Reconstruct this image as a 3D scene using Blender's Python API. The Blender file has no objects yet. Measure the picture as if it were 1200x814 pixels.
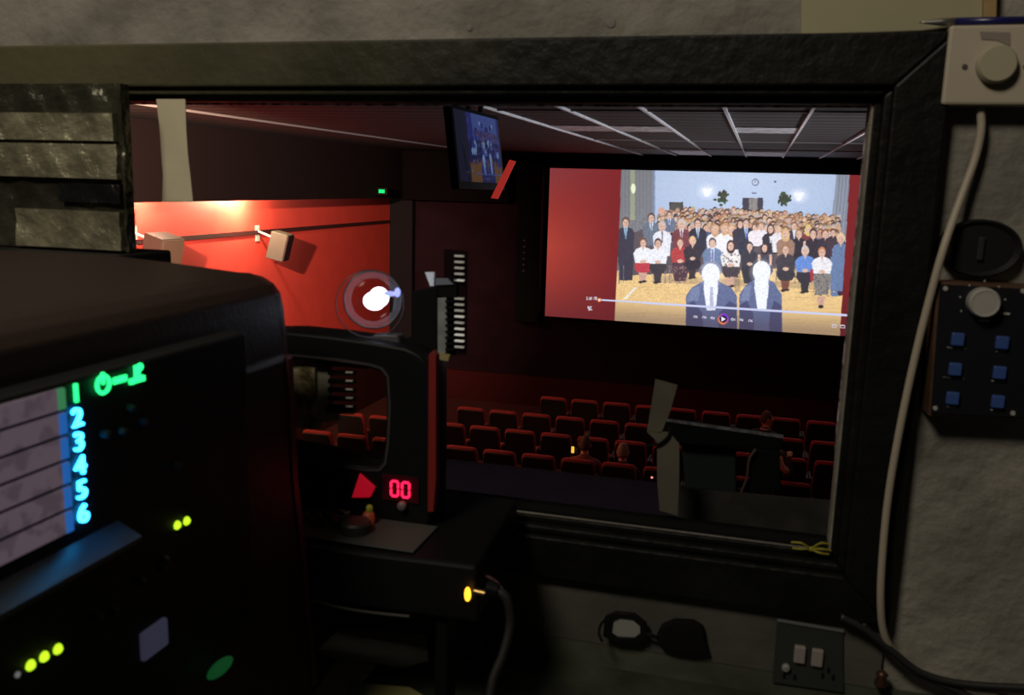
import bpy, bmesh, math, random
import numpy as np
from mathutils import Vector, Matrix, Quaternion
random.seed(4)
S = bpy.context.scene
COL = S.collection
# ---------------------------------------------------------------- camera
# world: X to the right along the booth wall, Y into the hall, Z up; the lens is the origin (metres)
F = 1043.0
wy = Vector((293, 183, F)).normalized()
wx = Vector((3900, -301, -F)); wx = (wx - wx.dot(wy)*wy).normalized()
wz = wy.cross(wx)
if wz[1] < 0: wz = -wz
cd = bpy.data.cameras.new('camera'); cam = bpy.data.objects.new('camera', cd); COL.objects.link(cam)
right = Vector((wx[0], wy[0], wz[0])); up = Vector((wx[1], wy[1], wz[1])); fwd = Vector((wx[2], wy[2], wz[2]))
cam.matrix_world = Matrix(((right[0], up[0], -fwd[0], 0), (right[1], up[1], -fwd[1], 0), (right[2], up[2], -fwd[2], 0), (0, 0, 0, 1)))
cd.sensor_width = 36; cd.lens = F/1200*36; cd.clip_start = 0.02; cd.clip_end = 100
cd.dof.use_dof = True; cd.dof.focus_distance = 8.0; cd.dof.aperture_fstop = 12
S.camera = cam
S.view_settings.view_transform = 'Standard'; S.view_settings.look = 'None'
S.view_settings.gamma = 1; S.view_settings.use_curve_mapping = False
S.view_settings.exposure = 0.0
w = bpy.data.worlds.new('world'); S.world = w; w.use_nodes = True
w.node_tree.nodes['Background'].inputs[0].default_value = (0.5, 0.45, 0.4, 1)
w.node_tree.nodes['Background'].inputs[1].default_value = 0.0015

def ray(x, y):
    c = Vector((x-600, 407-y, F)); return Vector((c.dot(wx), c.dot(wy), c.dot(wz)))
def aY(x, y, Y): r = ray(x, y); return r*(Y/r[1])
def aX(x, y, X): r = ray(x, y); return r*(X/r[0])
def aZ(x, y, Z): r = ray(x, y); return r*(Z/r[2])

def lin(r, g, b):
    f = lambda c: (c/255)/12.92 if c <= 10 else ((c/255+.055)/1.055)**2.4
    return (f(r), f(g), f(b), 1)
def light(kind, name, loc, energy, color, target=None, **kw):
    d = bpy.data.lights.new(name, kind); d.energy = energy; d.color = color
    for k, v in kw.items(): setattr(d, k, v)
    o = bpy.data.objects.new(name, d); COL.objects.link(o); o.location = loc
    if target is not None:
        o.rotation_euler = (Vector(target)-Vector(loc)).to_track_quat('-Z', 'Y').to_euler()
    return o
# booth: one dim warm work lamp high behind the viewer on the left
light('AREA', 'booth_lamp', (-.75, -.6, 1.42), 19, (1, .90, .74), (0.0, 1.05, 0.05), shape='DISK', size=.5)
# hall: wall washer spots in the ceiling
light('SPOT', 'wall_washer', (-4.6, 4.6, .5), 5200, (1, .62, .42), (-7.4, 11.4, -.9), spot_size=math.radians(52), spot_blend=.9, shadow_soft_size=.08)
light('POINT', 'soffit_lamp', (-7.12, 11.6, -.25), 150, (1, .86, .5), shadow_soft_size=.03)
light('POINT', 'soffit_lamp', (-7.12, 9.5, -.25), 50, (1, .74, .5), shadow_soft_size=.03)
light('SPOT', 'seat_downlight', (-4.0, 13.2, .5), 50, (1, .42, .28), (-2.0, 12.6, -4.5), spot_size=math.radians(120), spot_blend=.8, shadow_soft_size=.1)
light('SPOT', 'seat_downlight', (2.6, 14.2, .5), 50, (1, .42, .28), (.8, 13.0, -4.5), spot_size=math.radians(110), spot_blend=.8, shadow_soft_size=.1)

light('SPOT', 'ceiling_fill', (4.4, 9.2, -1.6), 1000, (.92, .92, 1), (.6, 9.6, .6), spot_size=math.radians(75), spot_blend=.8, shadow_soft_size=.1)  # unseen spot added to stand in for projector light bounced onto the ceiling
# ---------------------------------------------------------------- materials
MATS = {}
def mat(name, col, rough=.6, metal=0, emit=0, noise=0, nscale=8, bump=0, bscale=60, spec=.5, coat=0, c2=None, detail=4):
    if name in MATS: return MATS[name]
    m = bpy.data.materials.new(name); m.use_nodes = True; nt = m.node_tree; b = nt.nodes['Principled BSDF']
    b.inputs['Base Color'].default_value = col; b.inputs['Roughness'].default_value = rough
    b.inputs['Metallic'].default_value = metal; b.inputs['Specular IOR Level'].default_value = spec
    b.inputs['Coat Weight'].default_value = coat
    if emit:
        b.inputs['Emission Color'].default_value = col; b.inputs['Emission Strength'].default_value = emit
    tc = nt.nodes.new('ShaderNodeTexCoord')
    if noise:
        n = nt.nodes.new('ShaderNodeTexNoise'); n.inputs['Scale'].default_value = nscale; n.inputs['Detail'].default_value = detail
        nt.links.new(tc.outputs['Object'], n.inputs['Vector'])
        r = nt.nodes.new('ShaderNodeValToRGB'); nt.links.new(n.outputs['Fac'], r.inputs[0])
        a = c2 if c2 else tuple(c*(1-noise) for c in col[:3])+(1,)
        r.color_ramp.elements[0].color = a; r.color_ramp.elements[1].color = col
        r.color_ramp.elements[0].position = .38; r.color_ramp.elements[1].position = .62
        nt.links.new(r.outputs[0], b.inputs['Base Color'])
    if bump:
        n = nt.nodes.new('ShaderNodeTexNoise'); n.inputs['Scale'].default_value = bscale; n.inputs['Detail'].default_value = 6
        nt.links.new(tc.outputs['Object'], n.inputs['Vector'])
        bp = nt.nodes.new('ShaderNodeBump'); bp.inputs['Strength'].default_value = bump; bp.inputs['Distance'].default_value = .01
        nt.links.new(n.outputs['Fac'], bp.inputs['Height']); nt.links.new(bp.outputs[0], b.inputs['Normal'])
    MATS[name] = m; return m
def emat(name, col, s):
    if name in MATS: return MATS[name]
    m = bpy.data.materials.new(name); m.use_nodes = True; nt = m.node_tree; b = nt.nodes['Principled BSDF']
    b.inputs['Base Color'].default_value = tuple(c*.3 for c in col[:3])+(1,)
    b.inputs['Emission Color'].default_value = col; b.inputs['Emission Strength'].default_value = s
    b.inputs['Roughness'].default_value = .4
    MATS[name] = m; return m
def glassmat(name, tint, gl=.06, rough=.0, fac=None):
    m = bpy.data.materials.new(name); m.use_nodes = True; nt = m.node_tree
    nt.nodes.remove(nt.nodes['Principled BSDF'])
    t = nt.nodes.new('ShaderNodeBsdfTransparent'); t.inputs[0].default_value = tint
    g = nt.nodes.new('ShaderNodeBsdfGlossy'); g.inputs['Roughness'].default_value = rough; g.inputs[0].default_value = (.9, .9, .9, 1)
    mx = nt.nodes.new('ShaderNodeMixShader')
    lw = nt.nodes.new('ShaderNodeLayerWeight'); lw.inputs[0].default_value = gl
    if fac is None: nt.links.new(lw.outputs['Fresnel'], mx.inputs[0])
    else: mx.inputs[0].default_value = fac
    nt.links.new(t.outputs[0], mx.inputs[1]); nt.links.new(g.outputs[0], mx.inputs[2])
    nt.links.new(mx.outputs[0], nt.nodes['Material Output'].inputs[0])
    MATS[name] = m; return m

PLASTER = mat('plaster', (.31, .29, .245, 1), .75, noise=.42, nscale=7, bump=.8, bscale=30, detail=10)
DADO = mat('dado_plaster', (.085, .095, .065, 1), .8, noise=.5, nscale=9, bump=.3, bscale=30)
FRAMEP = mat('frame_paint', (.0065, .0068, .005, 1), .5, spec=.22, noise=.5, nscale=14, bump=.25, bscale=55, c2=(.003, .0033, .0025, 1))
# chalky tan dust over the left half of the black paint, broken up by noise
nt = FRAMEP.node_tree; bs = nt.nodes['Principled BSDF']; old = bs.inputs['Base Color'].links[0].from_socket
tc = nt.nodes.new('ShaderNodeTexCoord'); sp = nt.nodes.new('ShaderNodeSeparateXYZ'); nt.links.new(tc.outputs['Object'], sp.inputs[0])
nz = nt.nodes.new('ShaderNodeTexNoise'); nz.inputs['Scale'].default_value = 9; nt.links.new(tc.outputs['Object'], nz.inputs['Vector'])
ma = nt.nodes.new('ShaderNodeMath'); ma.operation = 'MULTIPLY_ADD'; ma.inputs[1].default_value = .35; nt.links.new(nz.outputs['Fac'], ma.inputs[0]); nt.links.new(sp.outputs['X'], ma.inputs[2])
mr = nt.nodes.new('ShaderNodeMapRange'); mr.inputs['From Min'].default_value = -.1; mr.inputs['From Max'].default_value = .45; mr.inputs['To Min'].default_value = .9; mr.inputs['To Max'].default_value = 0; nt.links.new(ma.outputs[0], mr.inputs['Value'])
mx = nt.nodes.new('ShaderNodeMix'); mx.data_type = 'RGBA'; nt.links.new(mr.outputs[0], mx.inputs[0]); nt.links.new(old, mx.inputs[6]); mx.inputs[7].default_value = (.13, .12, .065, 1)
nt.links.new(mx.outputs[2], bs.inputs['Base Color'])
SEAL = mat('sealant', (.75, .70, .70, 1), .6, noise=.9, nscale=90, c2=(.06, .04, .04, 1))
BLACKP = mat('black_plastic', (.0055, .0055, .006, 1), .5, spec=.2)
BLACKM = mat('black_matte', (.005, .005, .005, 1), .85, spec=.15)
HOUS = mat('housing_paint', (.035, .018, .014, 1), .5, bump=.1, bscale=200)
FOIL = mat('foil_tape', (.44, .41, .27, 1), .34, .4, noise=.45, nscale=26, bump=.9, bscale=38)
FOILD = mat('dark_foil', (.09, .088, .058, 1), .3, .4, noise=.6, nscale=18, bump=.9, bscale=30)
CREAMP = mat('cream_plastic', (.46, .40, .31, 1), .45)
CREAM2 = mat('cream_knob', (.40, .36, .25, 1), .45)
WHITEP = mat('white_plastic', (.55, .52, .5, 1), .4)
STEEL = mat('steel', (.6, .57, .53, 1), .28, .35)
WOOD = mat('box_wood', (.13, .065, .035, 1), .55, noise=.5, nscale=12)
PALEWOOD = mat('pale_wood', (.34, .22, .09, 1), .6, noise=.3, nscale=30)
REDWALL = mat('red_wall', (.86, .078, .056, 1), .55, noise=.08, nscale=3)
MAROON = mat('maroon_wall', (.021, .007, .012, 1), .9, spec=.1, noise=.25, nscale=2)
REDDADO = mat('red_dado', (.055, .008, .008, 1), .9, spec=.1)
DARKTRIM = mat('dark_trim', (.05, .008, .008, 1), .6)
SOFFIT = mat('soffit', (.014, .008, .008, 1), .9, spec=.1)
CARPET = mat('carpet', (.12, .015, .015, 1), .95, noise=.4, nscale=40)
SEATRED = mat('seat_red', (.42, .03, .028, 1), .85, noise=.3, nscale=60)
SEATBLK = mat('seat_shell', (.018, .012, .012, 1), .6)

# ---------------------------------------------------------------- mesh helpers
class MB:
    def __init__(s): s.v = []; s.f = []
    def box(s, x0, x1, y0, y1, z0, z1, M=None):
        P = [Vector(p) for p in ((x0,y0,z0),(x1,y0,z0),(x1,y1,z0),(x0,y1,z0),(x0,y0,z1),(x1,y0,z1),(x1,y1,z1),(x0,y1,z1))]
        return s.hexa(P, M)
    def hexa(s, P, M=None):
        n = len(s.v); s.v += [(M @ p if M else p) for p in P]
        s.f += [tuple(n+i for i in q) for q in ((0,3,2,1),(4,5,6,7),(0,1,5,4),(1,2,6,5),(2,3,7,6),(3,0,4,7))]; return s
    def prism(s, poly, vec):
        n = len(s.v); k = len(poly); vec = Vector(vec)
        s.v += [Vector(p) for p in poly] + [Vector(p)+vec for p in poly]
        s.f += [tuple(range(n, n+k)), tuple(range(n+2*k-1, n+k-1, -1))]
        s.f += [(n+i, n+(i+1) % k, n+k+(i+1) % k, n+k+i) for i in range(k)]; return s
    def loft(s, rings, caps=True, closed=True):
        n = len(s.v); k = len(rings[0])
        for r in rings: s.v += [Vector(p) for p in r]
        for j in range(len(rings)-1):
            for i in range(k if closed else k-1):
                a = n+j*k+i; b = n+j*k+(i+1) % k
                s.f.append((a, b, b+k, a+k))
        if caps: s.f += [tuple(range(n+k-1, n-1, -1)), tuple(range(n+(len(rings)-1)*k, n+len(rings)*k))]
        return s
    def lathe(s, prof, c, ax=(0, 0, 1), seg=24, caps=True, sq=(1, 1)):
        ax = Vector(ax).normalized(); q = ax.to_track_quat('Z', 'Y'); c = Vector(c)
        return s.loft([[c + q @ Vector((r*sq[0]*math.cos(2*math.pi*i/seg), r*sq[1]*math.sin(2*math.pi*i/seg), h)) for i in range(seg)] for r, h in prof], caps)
    def cyl(s, p0, p1, r, r2=None, seg=16):
        p0 = Vector(p0); p1 = Vector(p1); d = p1-p0
        return s.lathe([(r, 0), (r if r2 is None else r2, d.length)], p0, d, seg)
    def ball(s, c, rx, ry=None, rz=None, seg=16, rings=10):
        ry = ry or rx; rz = rz or rx; c = Vector(c)
        R = []
        for j in range(rings+1):
            t = math.pi*(j+.02)/(rings+.04)
            R.append([c+Vector((rx*math.sin(t)*math.cos(2*math.pi*i/seg), ry*math.sin(t)*math.sin(2*math.pi*i/seg), -rz*math.cos(t))) for i in range(seg)])
        return s.loft(R)
    def tube(s, pts, r, seg=8, sub=6):
        pts = [Vector(p) for p in pts]; P = []
        for i in range(len(pts)-1):
            a = pts[max(i-1, 0)]; b = pts[i]; c = pts[i+1]; d = pts[min(i+2, len(pts)-1)]
            for k in range(sub):
                t = k/sub
                P.append(.5*((2*b)+(-a+c)*t+(2*a-5*b+4*c-d)*t*t+(-a+3*b-3*c+d)*t**3))
        P.append(pts[-1]); R = []; u = None
        for i, p in enumerate(P):
            t = (P[min(i+1, len(P)-1)]-P[max(i-1, 0)]).normalized()
            if u is None: u = t.orthogonal().normalized()
            u = (u-t*u.dot(t)).normalized(); v = t.cross(u)
            R.append([p+r*(u*math.cos(2*math.pi*k/seg)+v*math.sin(2*math.pi*k/seg)) for k in range(seg)])
        return s.loft(R)
    def torus(s, c, ax, R, r, seg=32, k=8, sq=(1, 1)):
        q = Vector(ax).to_track_quat('Z', 'Y'); c = Vector(c); n = len(s.v)
        for i in range(seg):
            a = 2*math.pi*i/seg
            for j in range(k):
                b = 2*math.pi*j/k
                s.v.append(c+q @ Vector(((R+r*math.cos(b))*math.cos(a)*sq[0], (R+r*math.cos(b))*math.sin(a)*sq[1], r*math.sin(b))))
        for i in range(seg):
            for j in range(k):
                s.f.append((n+i*k+j, n+((i+1) % seg)*k+j, n+((i+1) % seg)*k+(j+1) % k, n+i*k+(j+1) % k))
        return s
    def build(s, name, m, parent=None, bevel=0, smooth=False, bseg=2):
        off = Vector((0, 0, 0)); q = parent
        while q is not None: off += q.location; q = q.parent
        me = bpy.data.meshes.new(name); me.from_pydata([tuple(v-off) for v in s.v], [], s.f)
        me.materials.append(m)
        bm = bmesh.new(); bm.from_mesh(me); bmesh.ops.recalc_face_normals(bm, faces=bm.faces)
        if bevel: bmesh.ops.bevel(bm, geom=bm.edges[:], offset=bevel, segments=bseg, affect='EDGES', profile=.5, clamp_overlap=True)
        bm.to_mesh(me); bm.free()
        if smooth or bevel:
            for p in me.polygons: p.use_smooth = smooth
        o = bpy.data.objects.new(name, me); COL.objects.link(o)
        if parent is not None: o.parent = parent
        return o
def tag(o, label=None, cat=None, group=None, kind=None):
    if label: o['label'] = label
    if cat: o['category'] = cat
    if group: o['group'] = group
    if kind: o['kind'] = kind
    return o
def thing(name, loc, label, cat, group=None):
    o = bpy.data.objects.new(name, None); COL.objects.link(o); o.location = loc; o.empty_display_size = .05
    return tag(o, label, cat, group)
def struct(o): o['kind'] = 'structure'; return o
def text(name, s, size, M, m, parent, ext=.0003):
    c = bpy.data.curves.new(name, 'FONT'); c.body = s; c.size = size; c.extrude = ext; c.align_x = 'CENTER'; c.align_y = 'CENTER'
    o = bpy.data.objects.new(name, c); COL.objects.link(o)
    me = bpy.data.meshes.new_from_object(o.evaluated_get(bpy.context.evaluated_depsgraph_get()))
    bpy.data.objects.remove(o); me.transform(M); me.materials.clear(); me.materials.append(m)
    off = parent.location if parent.parent is None else parent.location+parent.parent.location
    me.transform(Matrix.Translation(-off))
    o = bpy.data.objects.new(name, me); COL.objects.link(o); o.parent = parent; return o
def plate_hole(name, outer, inner, Y, th, m, parent, bev=0):
    """plate in an XZ plane with one hole, extruded along Y"""
    c = bpy.data.curves.new(name, 'CURVE'); c.dimensions = '2D'; c.fill_mode = 'BOTH'; c.extrude = th/2; c.bevel_depth = bev; c.bevel_resolution = 2
    for L in (outer, inner):
        sp = c.splines.new('POLY'); sp.points.add(len(L)-1); sp.use_cyclic_u = True
        for p, q in zip(sp.points, L): p.co = (q[0], q[2], 0, 1)
    o = bpy.data.objects.new(name, c); COL.objects.link(o)
    me = bpy.data.meshes.new_from_object(o.evaluated_get(bpy.context.evaluated_depsgraph_get()))
    bpy.data.objects.remove(o)
    me.transform(Matrix.Rotation(math.pi/2, 4, 'X')); me.transform(Matrix.Translation(Vector((0, Y, 0))-parent.location))
    me.materials.clear(); me.materials.append(m)
    o = bpy.data.objects.new(name, me); COL.objects.link(o); o.parent = parent; return o

# ================================================================ STRUCTURE: hall
OX0, OX1, OZ0, OZ1 = -1.35, .106, -.41, .098       # window opening
b = MB()
for x0_, x1_, z1_, z0_, ya, yb in ((OX0, OX1, OZ1, OZ0, 1.05, 1.08), (OX0, .19, .15, -.49, 1.08, 1.2)):   # the opening splays outwards
    b.box(-7.6, x0_, ya, yb, -4.6, 1.7); b.box(x1_, 5.4, ya, yb, -4.6, 1.7)
    b.box(x0_, x1_, ya, yb, z1_, 1.7); b.box(x0_, x1_, ya, yb, -4.6, z0_)
struct(b.build('wall_booth', PLASTER))
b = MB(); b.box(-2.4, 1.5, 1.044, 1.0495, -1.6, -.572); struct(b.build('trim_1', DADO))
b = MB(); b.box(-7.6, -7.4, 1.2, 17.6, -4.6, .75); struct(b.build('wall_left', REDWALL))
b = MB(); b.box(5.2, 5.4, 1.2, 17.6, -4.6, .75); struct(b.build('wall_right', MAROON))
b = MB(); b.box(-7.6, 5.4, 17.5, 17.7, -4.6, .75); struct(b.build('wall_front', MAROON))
b = MB(); b.box(-7.4, 5.2, 17.42, 17.5, -4.5, -3.88); struct(b.build('trim_2', REDDADO))
b = MB(); b.prism([(-7.4, 1.2, -4.5), (-7.4, 17.3, -4.5), (-7.4, 17.3, -3.35), (-7.4, 1.2, -2.2)], (.03, 0, 0)); struct(b.build('trim_9', DARKTRIM))
b = MB(); b.box(-7.6, 5.4, 1.2, 17.7, -4.6, -4.5); struct(b.build('floor', CARPET))
# red wall picture rail and the bulkhead above it
b = MB(); b.box(-7.4, -7.375, 1.3, 17.5, -.86, -.80); struct(b.build('trim_3', DARKTRIM))
b = MB(); b.box(-6.99, -6.95, 1.3, 17.5, -.328, .62); b.box(-7.4, -6.99, 1.3, 17.5, -.2, -.17); struct(b.build('trim_4', SOFFIT))
b = MB(); b.box(-7.12, -4.75, 16.9, 17.5, -.36, .6); struct(b.build('trim_5', mat('pelmet', (.005, .003, .003, 1), .9, spec=.1)))
b = MB(); b.box(-4.75, 5.2, 17.2, 17.5, .36, .6); struct(b.build('trim_6', mat('pelmet', (.01, .01, .01, 1), .8)))
b = MB(); b.box(-7.4, -6.9, 17.3, 17.42, -3.88, -.36); struct(b.build('trim_7', mat('grey_drape', (.014, .011, .014, 1), .9, spec=.1)))
# ceiling: dark slatted tiles in a pale grid
CE = bpy.data.materials.new('slatted_tiles'); CE.use_nodes = True; nt = CE.node_tree; bs = nt.nodes['Principled BSDF']; bs.inputs['Roughness'].default_value = .7
tc = nt.nodes.new('ShaderNodeTexCoord'); wv = nt.nodes.new('ShaderNodeTexWave'); wv.bands_direction = 'Y'; wv.inputs['Scale'].default_value = .85; wv.inputs['Distortion'].default_value = .4
nt.links.new(tc.outputs['Object'], wv.inputs['Vector']); rp = nt.nodes.new('ShaderNodeValToRGB')
rp.color_ramp.elements[0].color = (.014, .011, .010, 1); rp.color_ramp.elements[1].color = (.085, .066, .062, 1)
nt.links.new(wv.outputs['Fac'], rp.inputs[0]); nt.links.new(rp.outputs[0], bs.inputs['Base Color'])
b = MB(); b.box(-7.6, 5.4, 1.2, 17.7, .62, .75); ceil = struct(b.build('ceiling', CE))
TEE = mat('ceiling_tee', (.88, .85, .84, 1), .5, noise=.2, nscale=6)
TEEF = mat('ceiling_vent', (.85, .82, .80, 1), .5, noise=.9, nscale=14, c2=(.4, .38, .38, 1))
for k in range(-8, 8):
    x = -.318+.634*k
    if -5.2 < x < -2.7 or x < -5.5: continue
    MB().box(x-.012, x+.012, 1.3, 17.5, .598, .62).build('ceiling_tee', TEE if k > -8 else mat('dull_tee', (.3, .26, .25, 1), .6), ceil)
for yy in (3.0, 5.2, 7.45, 12.0, 14.3):
    MB().box(-2.3, 5.1, yy-.008, yy+.008, .606, .62).build('ceiling_tee', mat('dull_tee', (.3, .26, .25, 1), .6), ceil)
for x0, x1, yy, hd in ((-2.2, -.97, 9.75, .42), (-.306, .304, 9.75, .42), (-1.5, -.97, 15.9, .9), (-.306, .304, 15.9, .9)):
    MB().box(x0, x1, yy-hd, yy+hd, .612, .62).build('ceiling_vent', TEEF, ceil)

# ================================================================ STRUCTURE: the booth window
win = bpy.data.objects.new('window_1', None); COL.objects.link(win); win.location = (-.6, 1.05, 0); win['kind'] = 'structure'
def ringframe(name, x0, x1, z0, z1, wd, y0, y1, m, bev=.002):
    b = MB()
    for P in ([(x0,z0),(x1,z0),(x1-wd,z0+wd),(x0+wd,z0+wd)], [(x1,z0),(x1,z1),(x1-wd,z1-wd),(x1-wd,z0+wd)],
              [(x1,z1),(x0,z1),(x0+wd,z1-wd),(x1-wd,z1-wd)], [(x0,z1),(x0,z0),(x0+wd,z0+wd),(x0+wd,z1-wd)]):
        b.prism([(p[0], y0, p[1]) for p in P], (0, y1-y0, 0))
    return b.build(name, m, win, bevel=bev)
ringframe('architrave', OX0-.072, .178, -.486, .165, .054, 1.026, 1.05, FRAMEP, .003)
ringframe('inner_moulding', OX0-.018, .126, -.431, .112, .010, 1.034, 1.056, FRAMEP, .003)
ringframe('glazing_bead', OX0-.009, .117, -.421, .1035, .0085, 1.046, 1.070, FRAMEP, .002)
b = MB(); b.box(OX0, .1105, 1.0805, 1.083, .0935, .1015); b.box(.1050, .1105, 1.0805, 1.083, -.30, .0935)
b.build('sealant_line', SEAL, win)
GL = glassmat('window_glass', (.90, .92, .93, 1), .05, 0)
MB().box(OX0, OX1, 1.072, 1.077, -.407, OZ1).build('glass_pane', GL, win)
MB().box(OX0, OX1, 1.05, 1.086, -.4105, -.407).build('sill_cap', BLACKM, win)
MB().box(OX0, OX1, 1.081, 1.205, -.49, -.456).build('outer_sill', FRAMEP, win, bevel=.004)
# the booth behind the viewer
b = MB(); b.box(-2.5, -2.4, -2.3, 1.05, -1.6, 1.6); struct(b.build('wall_booth_left', mat('dark_plaster', (.08, .075, .065, 1), .8)))
b = MB(); b.box(1.5, 1.6, -2.3, 1.05, -1.6, 1.6); struct(b.build('wall_booth_right', mat('dark_plaster', (.08, .075, .065, 1), .8)))
b = MB(); b.box(-2.4, 1.5, -2.3, -2.2, -1.6, 1.6); struct(b.build('wall_back', mat('dark_plaster', (.08, .075, .065, 1), .8)))
b = MB(); b.box(-2.5, 1.6, -2.3, 1.05, 1.6, 1.7); struct(b.build('ceiling_booth', mat('dark_plaster', (.08, .075, .065, 1), .8)))
b = MB(); b.box(-2.5, 1.6, -2.3, 1.05, -1.7, -1.6); struct(b.build('floor_booth', BLACKM))
# flat ledge outside the window
LEDGE = mat('ledge_felt', (.05, .035, .056, 1), .9, spec=.1, noise=.15, nscale=12)
o = MB().box(-1.9, 1.2, 1.2, 1.8, -.66, -.603).build('trim_8', LEDGE, bevel=.003); struct(o)
b = MB(); b.box(-1.6, .176, 1.043, 1.0495, -.572, -.484); struct(b.build('trim_10', mat('lower_plaster', (.09, .086, .07, 1), .8, noise=.3, nscale=8, bump=.3, bscale=25)))  # darker plaster band below the window frame
# worktop under the window
o = MB().box(-1.6, .9, .55, 1.05, -.63, -.603).build('worktop', mat('worktop_paint', (.06, .066, .045, 1), .6, noise=.5, nscale=10, bump=.2), bevel=.003)
tag(o, 'dark green-grey worktop running along the wall below the window', 'worktop')

# ================================================================ the projected picture
H6 = None
def picture(cx, cy):
    """crowd photograph in a media player; cx, cy arrays in picture units -> sRGB array"""
    h, wd = cx.shape
    rng = np.random.default_rng(7)
    I = np.zeros((h, wd, 3)); I[:] = (128, 42, 44)
    g = np.clip((-cx)/360, 0, 1)[..., None]
    vv = np.clip(1-np.abs(cy-380)/420, 0, 1)[..., None]
    I += g*vv*np.array((52, 26, 10)); I -= np.clip((cy-520)/300, 0, 1)[..., None]*np.array((30, 6, 2))
    I += np.clip((180-cy)/200, 0, 1)[..., None]*g*np.array((0, 16, 20))
    jit = rng.normal(0, 1, (h, wd, 1))
    def put(m, c, a=1.0): I[m] = I[m]*(1-a)+np.array(c, float)*a
    def rect(x0, x1, y0, y1, c, a=1.0): put((cx >= x0) & (cx < x1) & (cy >= y0) & (cy < y1), c, a)
    def ell(x, y, rx, ry, c, a=1.0): put(((cx-x)/rx)**2+((cy-y)/ry)**2 < 1, c, a)
    def poly(P, c, a=1.0):
        m = np.zeros(cx.shape, bool); n = len(P); j = n-1
        for i in range(n):
            xi, yi = P[i]; xj, yj = P[j]
            if yi != yj:
                m ^= ((yi > cy) != (yj > cy)) & (cx < (xj-xi)*(cy-yi)/(yj-yi)+xi)
            j = i
        put(m, c, a)
    L = 34-(cy-20)*.045          # left edge of the photograph
    R = 1124-(cy-20)*.062
    inside = (cx > L) & (cx < R)
    bg = (170, 188, 218)
    keep = I.copy()
    I[:] = bg
    I += np.clip(1-np.hypot((cx-600)/600, (cy-60)/260), 0, 1)[..., None]*np.array((26, 22, 16))
    # curtains
    poly([(-60, -40), (186, -40), (190, 330), (80, 560), (-60, 560)], (112, 113, 116))
    for k in range(9): rect(40+17*k, 46+17*k, -20, 330, (128, 128, 130), .6)
    rect(76, 98, 10, 255, (150, 152, 120)); ell(90, 105, 11, 24, (240, 250, 200))
    rect(184, 194, 10, 320, (120, 135, 165))
    poly([(1064, 0), (1200, 0), (1200, 330), (1030, 330), (1036, 250)], (138, 143, 156))
    for k in range(5): poly([(1075+16*k, 0), (1081+16*k, 0), (1052+16*k, 330), (1046+16*k, 330)], (96, 98, 112), .5)
    for x, y in ((442, 118), (880, 138)):
        for r, a in ((52, .18), (40, .3), (28, .6)): ell(x, y, r, r*.8, (236, 240, 255), a)
        poly([(x-26, y-14), (x+26, y-14), (x+8, y+26), (x-8, y+26)], (250, 250, 255))
    ell(672, 75, 17, 17, (96, 104, 130)); ell(672, 75, 13, 13, (196, 206, 226)); rect(671, 673, 65, 76, (60, 60, 80))
    ell(767, 72, 5, 5, (60, 60, 90)); rect(654, 680, 122, 133, (180, 190, 215)); rect(656, 678, 125, 130, (90, 100, 130))
    for x, y, ry in ((522, 146, 34), (808, 158, 36)):
        for _ in range(46):
            ell(x+rng.normal(0, 12), y+rng.normal(0, ry*.45), 4+rng.random()*5, 4+rng.random()*6, (38+rng.integers(0, 30), 46+rng.integers(0, 34), 40))
    rect(262, 328, 170, 225, (52, 50, 46)); rect(268, 322, 176, 225, (74, 70, 62))
    rect(611, 709, 150, 240, (56, 52, 62)); rect(642, 682, 152, 240, (136, 128, 122)); rect(655, 657, 152, 240, (90, 84, 84))
    # floor
    poly([(-60, 500), (1200, 470), (1200, 900), (-60, 900)], (240, 196, 126))
    for k in range(60):
        x = rng.random()*1150; y = 520+rng.random()*240; rect(x, x+60+rng.random()*90, y, y+3, (204, 158, 94), .5)
    poly([(95, 575), (110, 575), (56, 634), (40, 634)], (240, 230, 210))
    poly([(180, 520), (1080, 560), (1080, 590), (180, 552)], (170, 140, 100), .6)
    # dark mass behind the crowd
    poly([(60, 330), (200, 270), (500, 240), (700, 250), (1020, 285), (1100, 330), (1100, 470), (60, 520)], (82, 70, 72))
    skin = [(222, 176, 150), (206, 158, 134), (232, 190, 166), (196, 146, 122)]
    hairs = [(74, 50, 40), (120, 84, 56), (196, 158, 104), (48, 36, 36), (150, 120, 100), (150, 96, 60), (176, 168, 160)]
    tops = [(236, 232, 232), (50, 46, 56), (206, 200, 204), (34, 32, 40), (130, 110, 120), (120, 40, 46), (70, 80, 108), (240, 236, 240), (180, 150, 130)]
    def head(x, y, s, hair, sk, longh=False):
        s = s*1.27
        if longh: ell(x, y+s*.25, s*.82, s*1.25, hair)
        ell(x, y-s*.12, s*.72, s*.98, hair); ell(x, y+s*.12, s*.56, s*.8, sk)
        ell(x, y+s*.5, s*.2, s*.07, (170, 90, 84), .7); ell(x-s*.22, y, s*.09, s*.07, (70, 50, 50), .8); ell(x+s*.22, y, s*.09, s*.07, (70, 50, 50), .8)
    for row in range(7):
        n = 46
        for i in range(n):
            t = (i+rng.random()*.7)/n; x = 205+870*t
            yt = 214+row*13.5+36*max(0, t-.45)/.55+ (rng.random()-.5)*12 + max(0, .12-t)*190
            s = 12.5+row*.9
            hc = hairs[rng.integers(0, 7)]; tp = tops[rng.integers(0, 9)]
            poly([(x-s*1.1, yt+s*3.4), (x-s*.95, yt+s*1.2), (x, yt+s*.8), (x+s*.95, yt+s*1.2), (x+s*1.1, yt+s*3.4)], tp)
            head(x, yt, s, hc, skin[rng.integers(0, 4)])
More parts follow.
